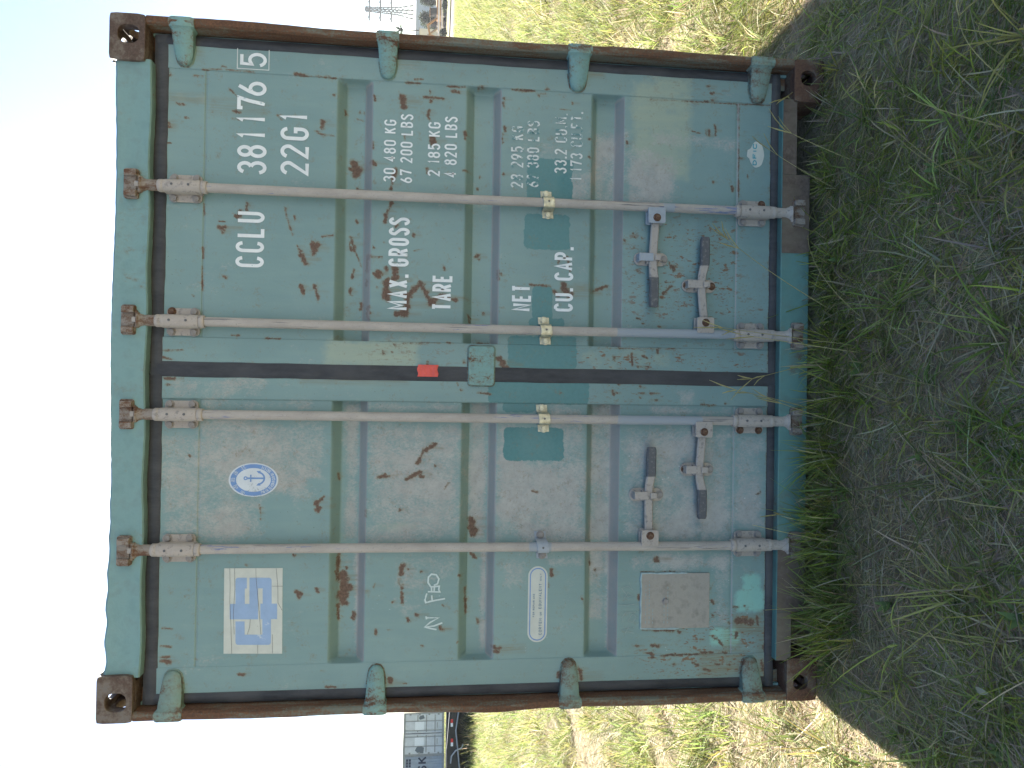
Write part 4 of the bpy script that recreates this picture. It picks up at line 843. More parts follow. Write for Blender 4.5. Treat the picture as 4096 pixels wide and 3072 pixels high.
# ================================================================== grass
def blades(root, head, L, lean0, curl, wd, col, K, tipcol=None, roll=.7):
    """root (n,3), heading, length, lean from upright at the base, extra lean towards the tip, width, colour (n,3)"""
    n = len(root); pts = np.zeros((n, K+1, 3)); pts[:, 0] = root; step = (L/K)[:, None]
    hd = np.stack([np.cos(head), np.sin(head)], -1); tw = head+rng.normal(0, .25, n)
    for k in range(K):
        t = (k+.5)/K; ln = np.clip(lean0+curl*t, 0, 2.1); h2 = head+(tw-head)*t
        pts[:, k+1, 0] = pts[:, k, 0]+step[:, 0]*np.sin(ln)*np.cos(h2); pts[:, k+1, 1] = pts[:, k, 1]+step[:, 0]*np.sin(ln)*np.sin(h2); pts[:, k+1, 2] = pts[:, k, 2]+step[:, 0]*np.cos(ln)
    gz = ground_h(pts[..., 0], pts[..., 1])+.002
    pts[..., 2] = np.maximum(pts[..., 2], gz+np.linspace(0, .004, K+1)[None, :])
    ro = rng.uniform(-roll, roll, n); side = np.stack([-np.sin(head)*np.cos(ro), np.cos(head)*np.cos(ro), np.sin(ro)], -1)
    prof = np.array([.75, 1, .9, .65, .12]) if K == 4 else np.interp(np.linspace(0, 1, K+1), [0, .3, .7, 1], [.8, 1, .75, .12])
    off = side[:, None, :]*(wd[:, None]*prof[None, :])[..., None]/2
    v = np.stack([pts-off, pts+off], 2).reshape(n, -1, 3)           # (n,(K+1)*2,3)
    base = (np.arange(n)*(K+1)*2)[:, None, None]
    q = np.array([[2*k, 2*k+1, 2*k+3, 2*k+2] for k in range(K)])[None]
    f = (base+q).reshape(-1, 4)
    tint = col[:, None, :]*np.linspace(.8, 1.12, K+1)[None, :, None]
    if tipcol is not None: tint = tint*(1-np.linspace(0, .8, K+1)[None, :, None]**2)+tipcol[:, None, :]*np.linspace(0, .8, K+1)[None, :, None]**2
    return v.reshape(-1, 3), f, np.repeat(tint, 2, axis=1).reshape(-1, 3)
class Batch:
    def __init__(s): s.v, s.f, s.c, s.n = [], [], [], 0
    def add(s, v, f, c): s.v.append(v); s.f.append(f+s.n); s.c.append(c); s.n += len(v)
    def build(s, name, mat, **k):
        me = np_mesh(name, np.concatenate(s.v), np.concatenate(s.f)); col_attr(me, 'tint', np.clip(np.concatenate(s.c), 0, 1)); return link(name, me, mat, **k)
GREENS = np.array([(.28, .33, .065), (.33, .38, .07), (.22, .30, .075), (.39, .42, .085), (.22, .26, .075), (.45, .45, .13)])
STRAW = np.array([(.62, .50, .28), (.52, .42, .26), (.70, .60, .38), (.50, .41, .29), (.38, .30, .21), (.58, .49, .34)])
SUNNY = np.array([(.28, .34, .10), (.34, .38, .12), (.23, .30, .09), (.40, .39, .16)])
def pick(pal, n, v=.12): return pal[rng.integers(0, len(pal), n)]*rng.uniform(1-v*1.6, 1+v*1.6, (n, 1))*rng.normal(1, v*.5, (n, 3)).clip(.7, 1.3)
def greenness(x, y): return .5*vnoise(x, y, 2.1, 21)+.4*vnoise(x, y, 5.5, 22)+.1*vnoise(x, y, .6, 23)
def outside(x, y): return ~((x > -.01) & (x < CW+.01) & (y > -.005) & (y < CL))
def scatter(x0, x1, y0, y1, dens, keep=None):
    n = int((x1-x0)*(y1-y0)*dens); x = rng.uniform(x0, x1, n); y = rng.uniform(y0, y1, n); k = outside(x, y)
    if keep is not None: k &= keep(x, y)
    return x[k], y[k]
def root3(x, y): return np.stack([x, y, ground_h(x, y)-.004], -1)
def thatch(B, x, y, scale=1., K=3):
    n = len(x); g = greenness(x, y); L = rng.uniform(.05, .15, n)*scale; base = vnoise(x, y, 2.2, 33)*6.3
    head = base+rng.normal(0, 1.1, n)
    c = pick(STRAW, n); gm = (rng.random(n) < np.clip((g-.42)*2.6, .06, .6)); c[gm] = pick(GREENS, gm.sum())
    B.add(*blades(root3(x, y), head, L, rng.uniform(1.2, 1.6, n), rng.uniform(-.25, .35, n), rng.uniform(.002, .0044, n)*scale, c, K, roll=.3))
def tufts(B, cx_, cy_, nb, Lr, scale=1., spread=.035, K=4, pal=GREENS, lean=(.1, .95), curl=(.2, 1.1), wd=(.0028, .0058), bias=None):
    n = len(cx_); m_ = rng.poisson(nb, n)+3; idx = np.repeat(np.arange(n), m_); N = len(idx)
    a = rng.uniform(0, 6.283, N); rr = np.abs(rng.normal(0, spread, N))*scale; x = cx_[idx]+rr*np.cos(a); y = cy_[idx]+rr*np.sin(a)
    k = outside(x, y); idx, a, x, y = idx[k], a[k], x[k], y[k]; N = len(idx)
    hue = pick(pal, n, .16)[idx]*rng.uniform(.82, 1.18, (N, 1)); dry = rng.random(N) < .16; hue[dry] = pick(STRAW, dry.sum())
    head = a+rng.normal(0, .5, N)
    if bias is not None: head = np.where(rng.random(N) < .55, bias[idx]+rng.normal(0, .5, N), head)
    szs = rng.uniform(.75, 1.25, n)[idx]
    tip = hue*.7+np.array([.16, .15, .05])*.35
    B.add(*blades(root3(x, y), head, rng.uniform(*Lr, N)*scale*szs, rng.uniform(*lean, N), rng.uniform(*curl, N), rng.uniform(*wd, N)*scale, hue, K, tip))
def litter(B, x, y, scale=1.):
    n = len(x); c = pick(STRAW, n, .25)*rng.uniform(.75, 1.35, (n, 1)); gm = rng.random(n) < .10; c[gm] = pick(GREENS, gm.sum())
    r_ = root3(x, y); r_[:, 2] += rng.uniform(.004, .016, n)
    B.add(*blades(r_, vnoise(x, y, 3., 34)*6.3+rng.normal(0, 1.0, n), rng.uniform(.02, .07, n)*scale, rng.uniform(1.4, 1.7, n), rng.uniform(-.15, .1, n), rng.uniform(.0018, .0042, n)*scale, c, 1, roll=.25))
B = Batch()
x, y = scatter(-1.9, 4.3, -2.3, .8, 7000); litter(B, x, y)
# close ground in front of the doors and along both sides
x, y = scatter(-1.9, 4.3, -2.3, .8, 2600); thatch(B, x, y, 1.1)
x, y = scatter(-1.9, 4.3, -2.3, .8, 420); thatch(B, x, y, 1.6)
x, y = scatter(-1.9, 4.3, -2.3, .8, 90, lambda x, y: greenness(x, y)+rng.normal(0, .06, len(x)) > .50); tufts(B, x, y, 15, (.06, .17), lean=(.5, 1.3), bias=vnoise(x, y, 1.1, 44)*6.3, pal=GREENS*1.05)
x, y = scatter(-1.9, 4.3, -2.3, .8, 6); tufts(B, x, y, 9, (.12, .26), spread=.02, lean=(.3, 1.0), wd=(.0035, .0068))
for xa, xb, ya in ((-1.9, -.03, -.7), (2.72, 4.3, -.1)):                       # greener in the sun beside the container
    x, y = scatter(xa, xb, ya, .8, 60); tufts(B, x, y, 15, (.06, .17), lean=(.3, 1.1), pal=SUNNY)
# longer growth along the foot of the sill, taller under the left door
x = rng.uniform(.12, 1.5, 36); y = -.02-np.abs(rng.normal(0, .05, 36)); tufts(B, x, y, 14, (.07, .18), spread=.03, lean=(.05, .6), curl=(.2, .9))
x = rng.uniform(.24, 1.0, 26); y = -.05-np.abs(rng.normal(0, .09, 26)); tufts(B, x, y, 18, (.10, .22), spread=.03, lean=(.05, .6), curl=(.2, .9))
x = rng.uniform(1.4, 2.42, 30); y = -.015-np.abs(rng.normal(0, .04, 30)); tufts(B, x, y, 10, (.05, .12), spread=.03, lean=(.05, .9))
# sunlit ground seen past the two sides: finer near, coarser far
wedge = lambda m_: (lambda x, y: (x > 2.44+.36*y-m_*.3) & (x < 3.1+.62*y+m_) | (x < -.32*y+m_*.3) & (x > -.9-.62*y-m_))
x, y = scatter(-6, 8, .8, 6.5, 1300, wedge(.4)); thatch(B, x, y, 1.35)
x, y = scatter(-6, 8, .8, 6.5, 75, lambda x, y: wedge(.4)(x, y) & (greenness(x, y)+rng.normal(0, .08, len(x)) > .42)); tufts(B, x, y, 18, (.07, .2), 1.25, K=3, pal=SUNNY)
x, y = scatter(-16, 20, 6.5, 22, 220, wedge(1.)); thatch(B, x, y, 2.6, 2)
x, y = scatter(-16, 20, 6.5, 22, 26, lambda x, y: wedge(1.)(x, y) & (greenness(x, y)+rng.normal(0, .1, len(x)) > .38)); tufts(B, x, y, 14, (.08, .2), 2.0, spread=.06, K=2, pal=SUNNY)
x, y = scatter(-32, 40, 22, 60, 26, wedge(3.)); tufts(B, x, y, 5, (.08, .18), 3.4, spread=.12, K=2, pal=SUNNY)
# long seed stalks, some with fingered heads
def stalk(p0, p1, sag, head, r=.0016, colr=(.55, .48, .22)):
    p0, p1 = Vector(p0), Vector(p1); pts = []
    for k in range(9):
        t = k/8; q = p0.lerp(p1, t); q.z += sag*4*t*(1-t); pts.append(q)
    tubes = [(pts, [r*1.2-(r*.7)*k/8 for k in range(9)])]
    dr = (pts[-1]-pts[-2]).normalized()
    for j in range(head):
        e = dr+Vector((random.uniform(-.45, .45), random.uniform(-.45, .45), random.uniform(-.35, .35))); L = random.uniform(.06, .12)
        s0_ = pts[-1-(j % 2)]; tubes.append(([s0_, s0_+e.normalized()*L*.5, s0_+e.normalized()*L+Vector((0, 0, -.012))], [r*.9, r*1.5, r*.5]))
    for ps, rr in tubes:
        b = MB(); b.tube(ps, rr, 4, False); v = np.array([tuple(q) for q in b.v]); f = np.array(b.f); B.add(v, f, np.tile(np.array(colr)*random.uniform(.8, 1.2), (len(v), 1)))
def gq(u, v, z=.0): q = G(u, v); return (q.x, q.y, float(ground_h(q.x, q.y))+z)
def pq(u, v, y): q = P(u, v, y); return tuple(q)
# stalks leaning over the sill, measured against the doors
for a, c, sag, hd in (((3330, 1245), (2912, 958, -.03), .02, 5), ((3420, 1410), (2965, 1338, -.04), .01, 3), ((3400, 1380), (2890, 1310, -.04), .02, 3), ((3360, 1415), (3010, 1515, -.05), -.01, 5), ((3290, 1645), (2945, 1560, -.03), -.01, 3),
                      ((3440, 1720), (3090, 1600, -.05), .01, 4), ((3380, 2180), (3010, 2100, -.03), .01, 0), ((3230, 2065), (3115, 2058, -.03), .0, 2), ((3420, 640), (3140, 520, -.06), .01, 4), ((3360, 760), (3080, 600, -.05), .01, 2), ((3240, 300), (3140, 395, -.02), .0, 4), ((3380, 2420), (3060, 2440, -.05), .01, 0)):
    stalk(gq(a[0], a[1]), pq(*c), sag, hd)
# stalks lying over the open ground
for a, c, sag, hd in (((4060, 520), (3660, 370), .05, 3), ((3900, 760), (3560, 320), .06, 4), ((3280, 600), (3460, 370), .04, 4), ((3660, 310), (3710, 20), .05, 1), ((3800, 700), (3620, 400), .05, 3), ((4080, 350), (3990, 40), .05, 4), ((4060, 240), (4030, 60), .05, 3),
                      ((3740, 1550), (3480, 1450), .04, 1), ((3900, 1400), (3850, 1150), .04, 2), ((3990, 2400), (3700, 2330), .04, 1), ((3980, 2590), (3650, 2480), .05, 1), ((3850, 3010), (3330, 2660), .06, 3), ((3780, 2900), (3350, 2620), .05, 2), ((3620, 2340), (3330, 2335), .03, 0), ((4090, 2590), (3700, 2470), .04, 2), ((3560, 2840), (3350, 2720), .04, 2), ((4070, 2040), (3780, 1980), .04, 2), ((3420, 1990), (3320, 1700), .05, 0), ((3780, 1450), (3500, 1180), .05, 0), ((3450, 1290), (3270, 920), .06, 2), ((3300, 1780), (3600, 1960), .03, 0)):
    q = gq(*c); stalk(gq(*a), (q[0], q[1], q[2]+random.uniform(.03, .10)), sag, hd)
for k_ in range(38):
    wx, wy = random.uniform(-1.2, 3.6), random.uniform(-1.7, -.05); n = random.randint(4, 8); a_ = rng.uniform(0, 6.28, n)
    B.add(*blades(root3(np.full(n, wx), np.full(n, wy)), a_, rng.uniform(.03, .065, n), rng.uniform(.4, .9, n), rng.uniform(.2, .6, n), rng.uniform(.012, .022, n), np.tile(np.array([.22, .30, .10])*random.uniform(.8, 1.3), (n, 1)), 4, roll=.2))
for k_ in range(6):                                     # fallen pale leaves
    wx, wy = random.uniform(-.8, 3.2), random.uniform(-1.6, -.2)
    B.add(*blades(root3(np.array([wx]), np.array([wy]))+[0, 0, .04], rng.uniform(0, 6.28, 1), np.array([.045]), np.array([1.3]), np.array([.4]), np.array([.02]), np.array([[.55, .50, .34]]), 4, roll=.3))
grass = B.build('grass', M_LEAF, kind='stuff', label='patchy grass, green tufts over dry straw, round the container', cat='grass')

# ================================================================== background
M_GREYB = mat_flat('grey_container_paint', (.56, .57, .59), .6, 0, .08, 4)
M_GREYD = mat_flat('grey_container_trim', (.30, .30, .29), .6, 0, .15, 6)
M_DKPATCH = mat_flat('slate_patch', (.12, .14, .16), .6)
M_WHITEP = mat_flat('white_panel', (.75, .76, .78), .6)
M_SLATE = mat_flat('slate_container_paint', (.30, .34, .40), .55, 0, .1, 3)
M_NAVY = mat_flat('navy_letters', (.03, .04, .07), .6)
M_BLACK = mat_flat('black_trailer_paint', (.012, .012, .013), .45, 0, .3, 8)
M_REDR = mat_flat('red_reflector', (.6, .03, .03), .4)
M_GALV = mat_flat('galvanised_pipe', (.45, .46, .47), .4, .5)
M_TYRE = mat_flat('tyre', (.02, .02, .02), .85)
M_SHED = mat_flat('pale_metal_cladding', (.40, .43, .46), .6, 0, .05, .3)
M_CREAMB = mat_flat('cream_wall', (.62, .55, .42), .8, 0, .05, .5)
M_AMBER = mat_flat('amber_machine_paint', (.36, .17, .05), .5, 0, .12, 2)
M_TAN = mat_flat('tan_machine_paint', (.33, .24, .15), .6, 0, .15, 2)
M_MDARK = mat_flat('machine_dark', (.035, .03, .03), .7)
M_PIPE = mat_flat('pinkish_pipe', (.66, .56, .50), .6, 0, .08, 2)
M_PYLON = mat_flat('pylon_steel', (.10, .105, .11), .7, .1)
M_ROAD = mat_flat('gravel_road', (.15, .13, .125), .9, 0, .2, 3)
M_BLUEC = mat_flat('pale_blue_plastic', (.35, .48, .60), .5)
M_BARK = mat_flat('bark', (.09, .07, .05), .9)

# gravel road crossing behind the verge
q = [G(1807, 0), G(1826, 0), G(1820, 147), G(1801, 147)]
d1 = (q[3]-q[0]).normalized(); d2 = (q[2]-q[1]).normalized()
b = MB(); pts = [q[0]-d1*140, q[3]+d1*140, q[2]+d2*140, q[1]-d2*140]
b.add([(p.x, p.y, .03) for p in pts], [(0, 1, 2, 3)]); b.build('gravel_road', M_ROAD, kind='structure')

# --- grey container, door end facing us
def grey_container():
    base = P(1776, 2931, 43); c = empty('shipping_container', (base.x, base.y, .52), R(29.5), label='pale grey container beyond the trailer, doors facing, with dark slate patches', cat='container')
    L = 6.06; Wd, Hh = 2.44, 2.59
    MB().box(-1.2, 1.2, .06, L, .12, 2.55).build('body', M_GREYB, c)
    for sx in (-1, 1): MB().box(sx*1.22-.07 if sx > 0 else -1.22, 1.22 if sx > 0 else -1.15, 0, .12, 0, Hh).build('corner_post', M_GREYD, c, bevel=.01)
    MB().box(-1.149, 1.149, .01, .12, 2.45, Hh).build('header', M_GREYD, c); MB().box(-1.149, 1.149, .01, .12, 0, .14).build('sill', M_GREYD, c)
    for sx in (-1, 1):
        x0, x1 = sorted((sx*.03, sx*1.14)); dr = MB().box(x0, x1, .03, .06, .15, 2.44).build('door', M_GREYB, c)
        for k in range(3): MB().box(x0+.06, x1-.06, .024, .030, .55+.55*k, .62+.55*k).build('rib', M_GREYD, dr)
        for xb in (.18, .72): MB().tube([(sx*xb, 0, .05), (sx*xb, 0, 2.54)], .022, 8).build('locking_bar', M_GREYD, dr)
        for k in range(4): MB().box(min(sx*1.06, sx*1.16), max(sx*1.06, sx*1.16), .0, .03, .3+.6*k, .42+.6*k).build('hinge', M_GREYD, dr)
        MB().box(min(sx*.30, sx*.62), max(sx*.30, sx*.62), .0, .02, .42, .47).build('handle', M_GREYD, dr)
        MB().sheet([(sx*.45-.26, 1.28), (sx*.45+.24, 1.28), (sx*.45+.24, 1.85), (sx*.45-.26, 1.85)], .021).build('white_panel', M_WHITEP, dr)
    MB().sheet([(.88, 1.25), (1.08, 1.32), (1.02, 1.55), (.90, 1.62), (.80, 1.55), (.84, 1.38)], .0205).build('slate_patch', M_DKPATCH, c)
    MB().sheet([(-1.12, 1.30), (-.80, 1.26), (-.70, 1.5), (-.76, 1.72), (-.95, 1.83), (-1.12, 1.60)], .0205).build('slate_patch', M_DKPATCH, c)
    MB().box(.0, .025, .012, .03, .15, 2.44).build('gasket', M_MDARK, c)
    return c
grey_container()
base = P(1776, 3014, 42.5); c = empty('shipping_container', (base.x, base.y, .50), R(29.5), label='slate blue container standing side-on with dark letters SK and star square', cat='container')
pr = corr(44, .277, .036); n = len(pr); b = MB(); b.add([(-s_, .02+d, z) for z in (.16, 2.46) for s_, d in pr], [(i, i+1, n+i+1, n+i) for i in range(n-1)]); b.build('side_wall', M_SLATE, c)
MB().box(-12.19, -.0, .065, 2.4, .1, 2.5).build('body', M_SLATE, c); MB().box(-12.19, 0, -.005, .064, 2.46, 2.6).build('top_rail', M_GREYD, c); MB().box(-12.19, 0, -.005, .064, 0, .16).build('bottom_rail', M_GREYD, c)
MB().box(-.12, .0, -.010, .1, .0, 2.6).build('corner_post', M_GREYD, c)
for i, ch in enumerate('SK'):
    b = MB(); glyph(b, ch, -1.02+.50*i, 1.10, .40, .56, .10, .012); b.build('letter', M_NAVY, c)
b = MB()
for i in range(3):
    for j in range(2): b.sheet([(-.70+.16*i, 2.08+.17*j), (-.57+.16*i, 2.08+.17*j), (-.57+.16*i, 2.21+.17*j), (-.70+.16*i, 2.21+.17*j)], .012)
b.build('star_square', M_NAVY, c)

# --- black flatbed trailer
yt = 19.5; a = P(1785, 3005, yt); tr = empty('flatbed_trailer', (a.x, a.y, 0), R(8), label='black flatbed trailer with red and white reflector strips in the grass', cat='trailer')
pt = lambda u, v: (lambda q: (q.x-a.x, q.z))(P(u, v, yt))
b = MB(); b.prism([pt(1838, 2842), pt(1824, 2925), pt(1838, 3072), (-9, .52), (-9, .92), pt(1786, 3000), pt(1800, 2842), (4.2, .78), (4.2, .50)], 0, .18); b.build('side_beam', M_BLACK, tr)
MB().box(-9, 4.2, .19, 2.3, .70, .76).build('deck', M_BLACK, tr); MB().box(-9, 4.1, .75, .95, .16, .70).build('shade_frame_rail', M_BLACK, tr); MB().box(-9, 4.1, 1.45, 1.65, .16, .70).build('shade_frame_rail', M_BLACK, tr); MB().box(-9, 4.2, 2.2, 2.38, .5, .9).build('side_beam', M_BLACK, tr)  # frame rails made deep and black to stand in for shade beneath
MB().tube([pt(1837, 2842)[:1]+(-.02,)+pt(1837, 2842)[1:], pt(1824, 2925)[:1]+(-.02,)+pt(1824, 2925)[1:], pt(1838, 3072)[:1]+(-.02,)+pt(1838, 3072)[1:]], .022, 8).build('lit_flange_edge', M_GALV, tr)  # pale tube standing in for light caught on the beam's lower flange
for v0 in (2883, 2957):
    p, q_, r_ = pt(1803, v0+14), pt(1810, v0), pt(1810, v0+26)
    MB().box(q_[0]-.11, q_[0], -.012, -.001, q_[1]-.02, q_[1]+.05).build('reflector', M_REDR, tr); MB().box(q_[0]-.22, q_[0]-.112, -.012, -.001, q_[1]-.02, q_[1]+.05).build('reflector', M_WHITEP, tr)
MB().tube([(x_, -.06, z_) for x_, z_ in (pt(1802, 3048), pt(1806, 3020), pt(1822, 3000), pt(1846, 2990), pt(1852, 2975))], .022, 8).build('air_hose', M_GALV, tr, smooth=True)
for xw in (-3.6, -2.5, 2.2, 3.3):
    for yw in (.35, 1.9):
        b = MB(); b.tube([(xw, yw-.14, .47), (xw, yw-.11, .47), (xw, yw+.11, .47), (xw, yw+.14, .47)], [.40, .47, .47, .40], 24); wh = b.build('wheel', M_TYRE, tr, smooth=True)
        MB().tube([(xw, yw-.15, .47), (xw, yw+.15, .47)], .22, 16).build('rim', M_GALV, wh)
# tall weeds growing round the trailer
WB = Batch(); n = 170; x = a.x+rng.uniform(-5, 4, n); y = a.y+rng.uniform(-.9, .3, n); tufts(WB, x, y, 14, (.25, .6), 1., spread=.1, K=3, wd=(.008, .018), pal=np.array([(.16, .15, .05), (.10, .13, .04), (.20, .17, .08)]), lean=(.05, .5))
WB.build('weeds', M_LEAF, kind='stuff', label='tall dry weeds growing under and around the trailer', cat='weeds')
p = G(1898, 3078); cr = empty('plastic_crate', (p.x, p.y, 0), .3, label='pale blue plastic crate on the grass before the trailer', cat='crate')
for i in range(5): MB().box(-.3+.12*i, -.22+.12*i, -.015, .0, 0, .34).build('slat', M_BLUEC, cr)
MB().box(-.32, .28, .0, .4, .0, .33).build('body', M_BLUEC, cr, bevel=.01)

# --- right: shed, pylon, trees, machines, pipe rails
def leafy(B_, cx_, cy_, cz_, rx, ry, rz, n, size, pal):
    u = rng.normal(size=(n, 3)); u /= np.linalg.norm(u, axis=1)[:, None]; r_ = rng.uniform(.35, 1, n)**.5
    cl = rng.normal(size=(26, 3)); cl /= np.linalg.norm(cl, axis=1)[:, None]; pick_ = rng.integers(0, 26, n)
    p = cl[pick_]*.72*rng.uniform(.6, 1.1, (n, 1))+u*r_[:, None]*.36; p = p*[rx, ry, rz]+[cx_, cy_, cz_]
    a1 = rng.normal(size=(n, 3)); a1 /= np.linalg.norm(a1, axis=1)[:, None]; a2 = np.cross(a1, rng.normal(size=(n, 3))); a2 /= np.linalg.norm(a2, axis=1)[:, None]
    s_ = size*rng.uniform(.6, 1.3, (n, 1)); v = np.stack([p-a1*s_, p-a2*s_*.5, p+a1*s_, p+a2*s_*.5], 1).reshape(-1, 3)
    f = np.arange(n*4).reshape(-1, 4); B_.add(v, f, np.repeat(pick(pal, n), 4, axis=0))
DKG = np.array([(.035, .05, .025), (.05, .065, .03), (.03, .04, .025)])
def tree(u, v, ub, y, wpx, label, n=2600, group='trees beyond the road'):
    top = P(u, v, y); k = (y-CY)/FPX; h = top.z; rx = wpx*k/2
    t = empty('tree', (top.x, y, 0), label=label, cat='tree', group=group)
    b = MB(); b.tube([(0, 0, 0), (.1, .05, h*.35), (.05, 0, h*.62)], [.16, .12, .06], 8)
    for q in range(4): an = q*1.7; b.tube([(.1, .05, h*.33), (rx*.5*math.cos(an), rx*.5*math.sin(an), h*.62)], [.07, .025], 6)
    b.build('trunk', M_BARK, t, smooth=True)
    LB = Batch(); leafy(LB, 0, 0, h*.62, rx, rx, h*.40, n, .20*max(.7, rx/2), DKG); o = LB.build('crown', M_LEAF); o.parent = t
tree(1676, 76, 1730, 210, 74, 'dark round tree in front of the pale shed')
tree(1677, 2, 1730, 208, 44, 'small dark tree left of the dark round tree, by the machines')
# palm
pp = P(1592, 118, 260); t = empty('palm_tree', (pp.x, 260, 0), label='palm tree rising behind the pale shed', cat='palm tree')
MB().tube([(0, 0, 0), (.2, 0, pp.z*.5), (0, 0, pp.z-1.6)], [.32, .24, .2], 8).build('trunk', M_BARK, t, smooth=True)
FB = Batch(); n = 34; ang = rng.uniform(0, 6.28, n)
FB.add(*blades(np.tile([0, 0, pp.z-1.7], (n, 1)), ang, rng.uniform(2.4, 3.8, n), rng.uniform(.0, 1.2, n), rng.uniform(.6, 1.3, n), rng.uniform(.5, .9, n), pick(DKG*1.6, n), 4)); o = FB.build('crown', M_LEAF); o.parent = t
# hedge clump by the rails
for u, v, y, wp, lab in ((1757, 130, 160, 30, 'dark bush at the foot of the pipe rails'), (1768, 20, 162, 60, 'low dark bush line under the pipe rails')):
    c0_ = P(u, v, y); k = (y-CY)/FPX; t = empty('bush', (c0_.x, y, 0), label=lab, cat='bush'); LB = Batch(); leafy(LB, 0, 0, c0_.z*.5, wp*k/2, .8, c0_.z*.5, 500, .25, DKG); o = LB.build('crown', M_LEAF); o.parent = t
    MB().tube([(0, 0, 0), (.05, 0, c0_.z*.5)], [.05, .03], 6).build('stem', M_BARK, t)
# shed
p0 = P(1658, 150, 300); p1 = P(1664, -260, 300); sh = empty('warehouse', (p0.x, 300, 0), label='long pale grey metal warehouse with low-pitched roof', cat='building')
Lx = p1.x-p0.x; MB().box(-14, Lx, 0, 40, 0, p0.z-.5).build('wall', M_SHED, sh); b = MB(); b.add([(-14.5, -.5, p0.z-.5), (Lx+.5, -.5, p0.z-.5), (Lx+.5, 20, p0.z+1.2), (-14.5, 20, p0.z+1.2), (-14.5, 40.5, p0.z-.5), (Lx+.5, 40.5, p0.z-.5)], [(0, 1, 2, 3), (3, 2, 5, 4)]); b.add([(-14.5, -.5, p0.z-.75), (Lx+.5, -.5, p0.z-.75), (Lx+.5, -.5, p0.z-.5), (-14.5, -.5, p0.z-.5)], [(0, 1, 2, 3)]); b.build('roof', M_SHED, sh)
for i in range(12): MB().box(-12+i*4, -11.7+i*4, -.06, -.001, 0, p0.z-.8).build('wall_rib', M_SHED, sh)
# cream block building
p0 = P(1675, 140, 200); p1 = P(1675, 113, 200); cb = empty('utility_building', (p0.x, 200, 0), label='small flat-roofed cream building beside the dark round tree', cat='building')
MB().box(-1.2, p1.x-p0.x, 0, 4, 0, p0.z-.2).build('wall', M_CREAMB, cb); MB().box(-1.4, p1.x-p0.x+.2, -.2, 4.2, p0.z-.2, p0.z).build('roof', M_GREYD, cb); MB().box(.2, 1.0, -.05, -.001, .1, 2.1).build('door', M_MDARK, cb)
# wheel loader and excavator
def machine(u, v, y, name, label, kind):
    g = P(u, v, y); t = empty(name, (g.x, y, 0), R(180), label=label, cat=name.replace('_', ' '))
    t.scale = (1.5, 1.5, 1.5)
    bm_ = M_AMBER if kind == 0 else M_TAN
    for sy_ in (-1, 1):
        b = MB(); b.prism(rrect(-1.7, 1.7, 0, .85, .42, 6), sy_*1.1-.25, sy_*1.1+.25); b.build('track', M_MDARK, t)
    MB().box(-1.6, 1.5, -1.2, 1.2, .95, 1.75).build('body', bm_, t, bevel=.08); MB().box(.2, 1.3, .1, 1.15, 1.75, 2.9).build('cab', M_MDARK, t, bevel=.08)
    MB().box(.15, 1.35, .05, 1.2, 2.9, 3.0).build('cab_roof', bm_, t)
    b = MB(); b.tube([(1.2, -.3, 1.6), (2.6, -.3, 3.3), (4.4, -.3, 2.9)], [.22, .24, .16], 6); b.build('boom', bm_, t); b = MB(); b.tube([(4.3, -.3, 3.1), (4.7, -.3, 1.2)], [.16, .12], 6); b.build('stick', bm_, t)
    b = MB(); b.prism([(4.4, 1.2), (5.1, 1.1), (5.0, .4), (4.5, .35), (4.2, .7)], -.8, .2); b.build('bucket', M_MDARK, t)
    MB().box(-2.0, -1.2, -1.2, 1.2, .95, 1.9).build('counterweight', bm_, t, bevel=.1)
machine(1745, 40, 186, 'excavator', 'amber tracked excavator parked behind the pipe rails', 0)
machine(1735, 82, 194, 'excavator', 'tan tracked excavator beside the cream building', 1)
# pipe rails
e0, e1 = P(1757, 150, 168), P(1757, -250, 168)
rl = empty('pipe_rail_fence', (e0.x, 168, 0), label='pale pipe rail fence with two thick rails along the road', cat='fence')
for z in (2.0, 1.22): MB().tube([(-4, 0, z), (e1.x-e0.x, 0, z)], .2, 10).build('rail', M_PIPE, rl, smooth=True)
for i in range(7): MB().tube([(-3+i*5, .28, 0), (-3+i*5, .28, 2.3)], .08, 8).build('post', M_MDARK, rl)
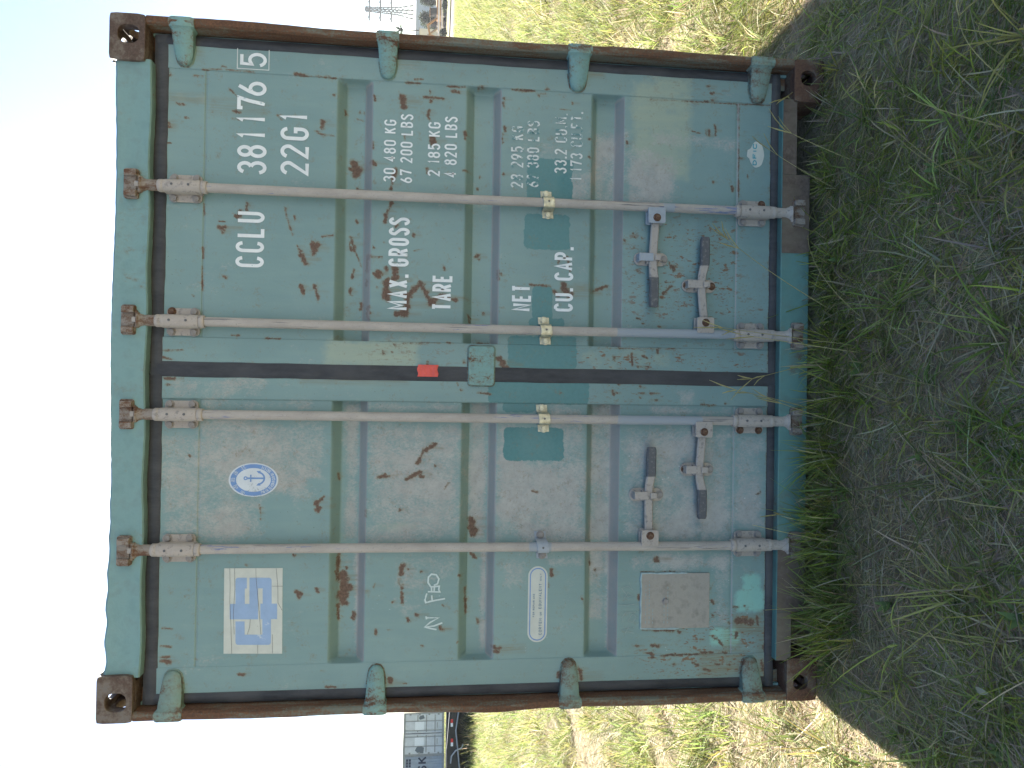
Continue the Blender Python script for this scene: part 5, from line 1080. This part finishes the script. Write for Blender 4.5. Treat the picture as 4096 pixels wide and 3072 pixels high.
# lattice pylon
yP = 430; top = P(1450, 35, yP); k = (yP-CY)/FPX; py = empty('transmission_tower', (top.x, yP, 0), label='tall steel lattice transmission tower with three cross arms', cat='pylon'); Hp = top.z
def wbody(z): return np.interp(z, [0, Hp*.55, Hp*.62, Hp], [5.4, 1.6, 1.35, .8])
b = MB(); lev = [0, 5, 10, 15, 19, 22.5, 25.5]+list(np.linspace(28, Hp-1.5, 9)); rr = .17
for sx in (-1, 1):
    for sy_ in (-1, 1): b.tube([(sx*wbody(z), sy_*wbody(z), z) for z in lev], .38, 4)
b.build('leg', M_PYLON, py)
b = MB()
for i in range(len(lev)-1):
    z0, z1 = lev[i], lev[i+1]; w0, w1 = wbody(z0), wbody(z1)
    for q in ((0, -1), (0, 1), (1, 0), (-1, 0)):
        if q[0] == 0: b.tube([(-w0, q[1]*w0, z0), (w1, q[1]*w1, z1)], rr, 3).tube([(w0, q[1]*w0, z0), (-w1, q[1]*w1, z1)], rr, 3).tube([(-w1, q[1]*w1, z1), (w1, q[1]*w1, z1)], rr, 3)
        else: b.tube([(q[0]*w0, -w0, z0), (q[0]*w1, w1, z1)], rr, 3)
b.build('lattice', M_PYLON, py)
WIRE = []
for u in (1478, 1522, 1566):
    z = P(u, 35, yP).z; hw = 45*k; w_ = wbody(z); b = MB()
    for s_ in (-1, 1):
        for yy in (-1, 1): b.tube([(s_*w_, yy*w_, z), (s_*hw, 0, z)], .45, 4)
        b.tube([(s_*w_, 0, z+1.9), (s_*hw, 0, z)], .25, 4); b.tube([(s_*hw, 0, z), (s_*(hw-1.2), 0, z-1.4), (s_*hw*.55, 0, z)], .05, 3); WIRE.append((s_*hw*.9, z-1.4))
    b.build('cross_arm', M_PYLON, py)
b = MB(); b.tube([(-2.6, 0, Hp), (2.6, 0, Hp)], .08, 4).tube([(0, 0, Hp-1.5), (-2.6, 0, Hp)], .06, 4).tube([(0, 0, Hp-1.5), (2.6, 0, Hp)], .06, 4); b.build('peak_arm', M_PYLON, py)
for xw, z in WIRE:
    b = MB(); b.tube([(xw-130*t_, -60*t_+0, z-10*4*t_*(1-t_*.6)*.5) for t_ in np.linspace(0, 1, 10)], .09, 3); b.build('conductor', M_PYLON, py)

# ================================================================== thin summer haze
MH = bpy.data.materials.new('haze_air'); MH.use_nodes = True; t_ = MH.node_tree; t_.nodes.clear()
ho = t_.nodes.new('ShaderNodeOutputMaterial'); hv = t_.nodes.new('ShaderNodeVolumePrincipled'); hv.inputs['Density'].default_value = .00018; hv.inputs['Color'].default_value = (.9, .94, 1, 1); hv.inputs['Anisotropy'].default_value = .3
t_.links.new(hv.outputs[0], ho.inputs['Volume'])
hz = MB().box(-700, 700, -300, 700, -1.2, 46).build('haze', MH, kind='stuff')
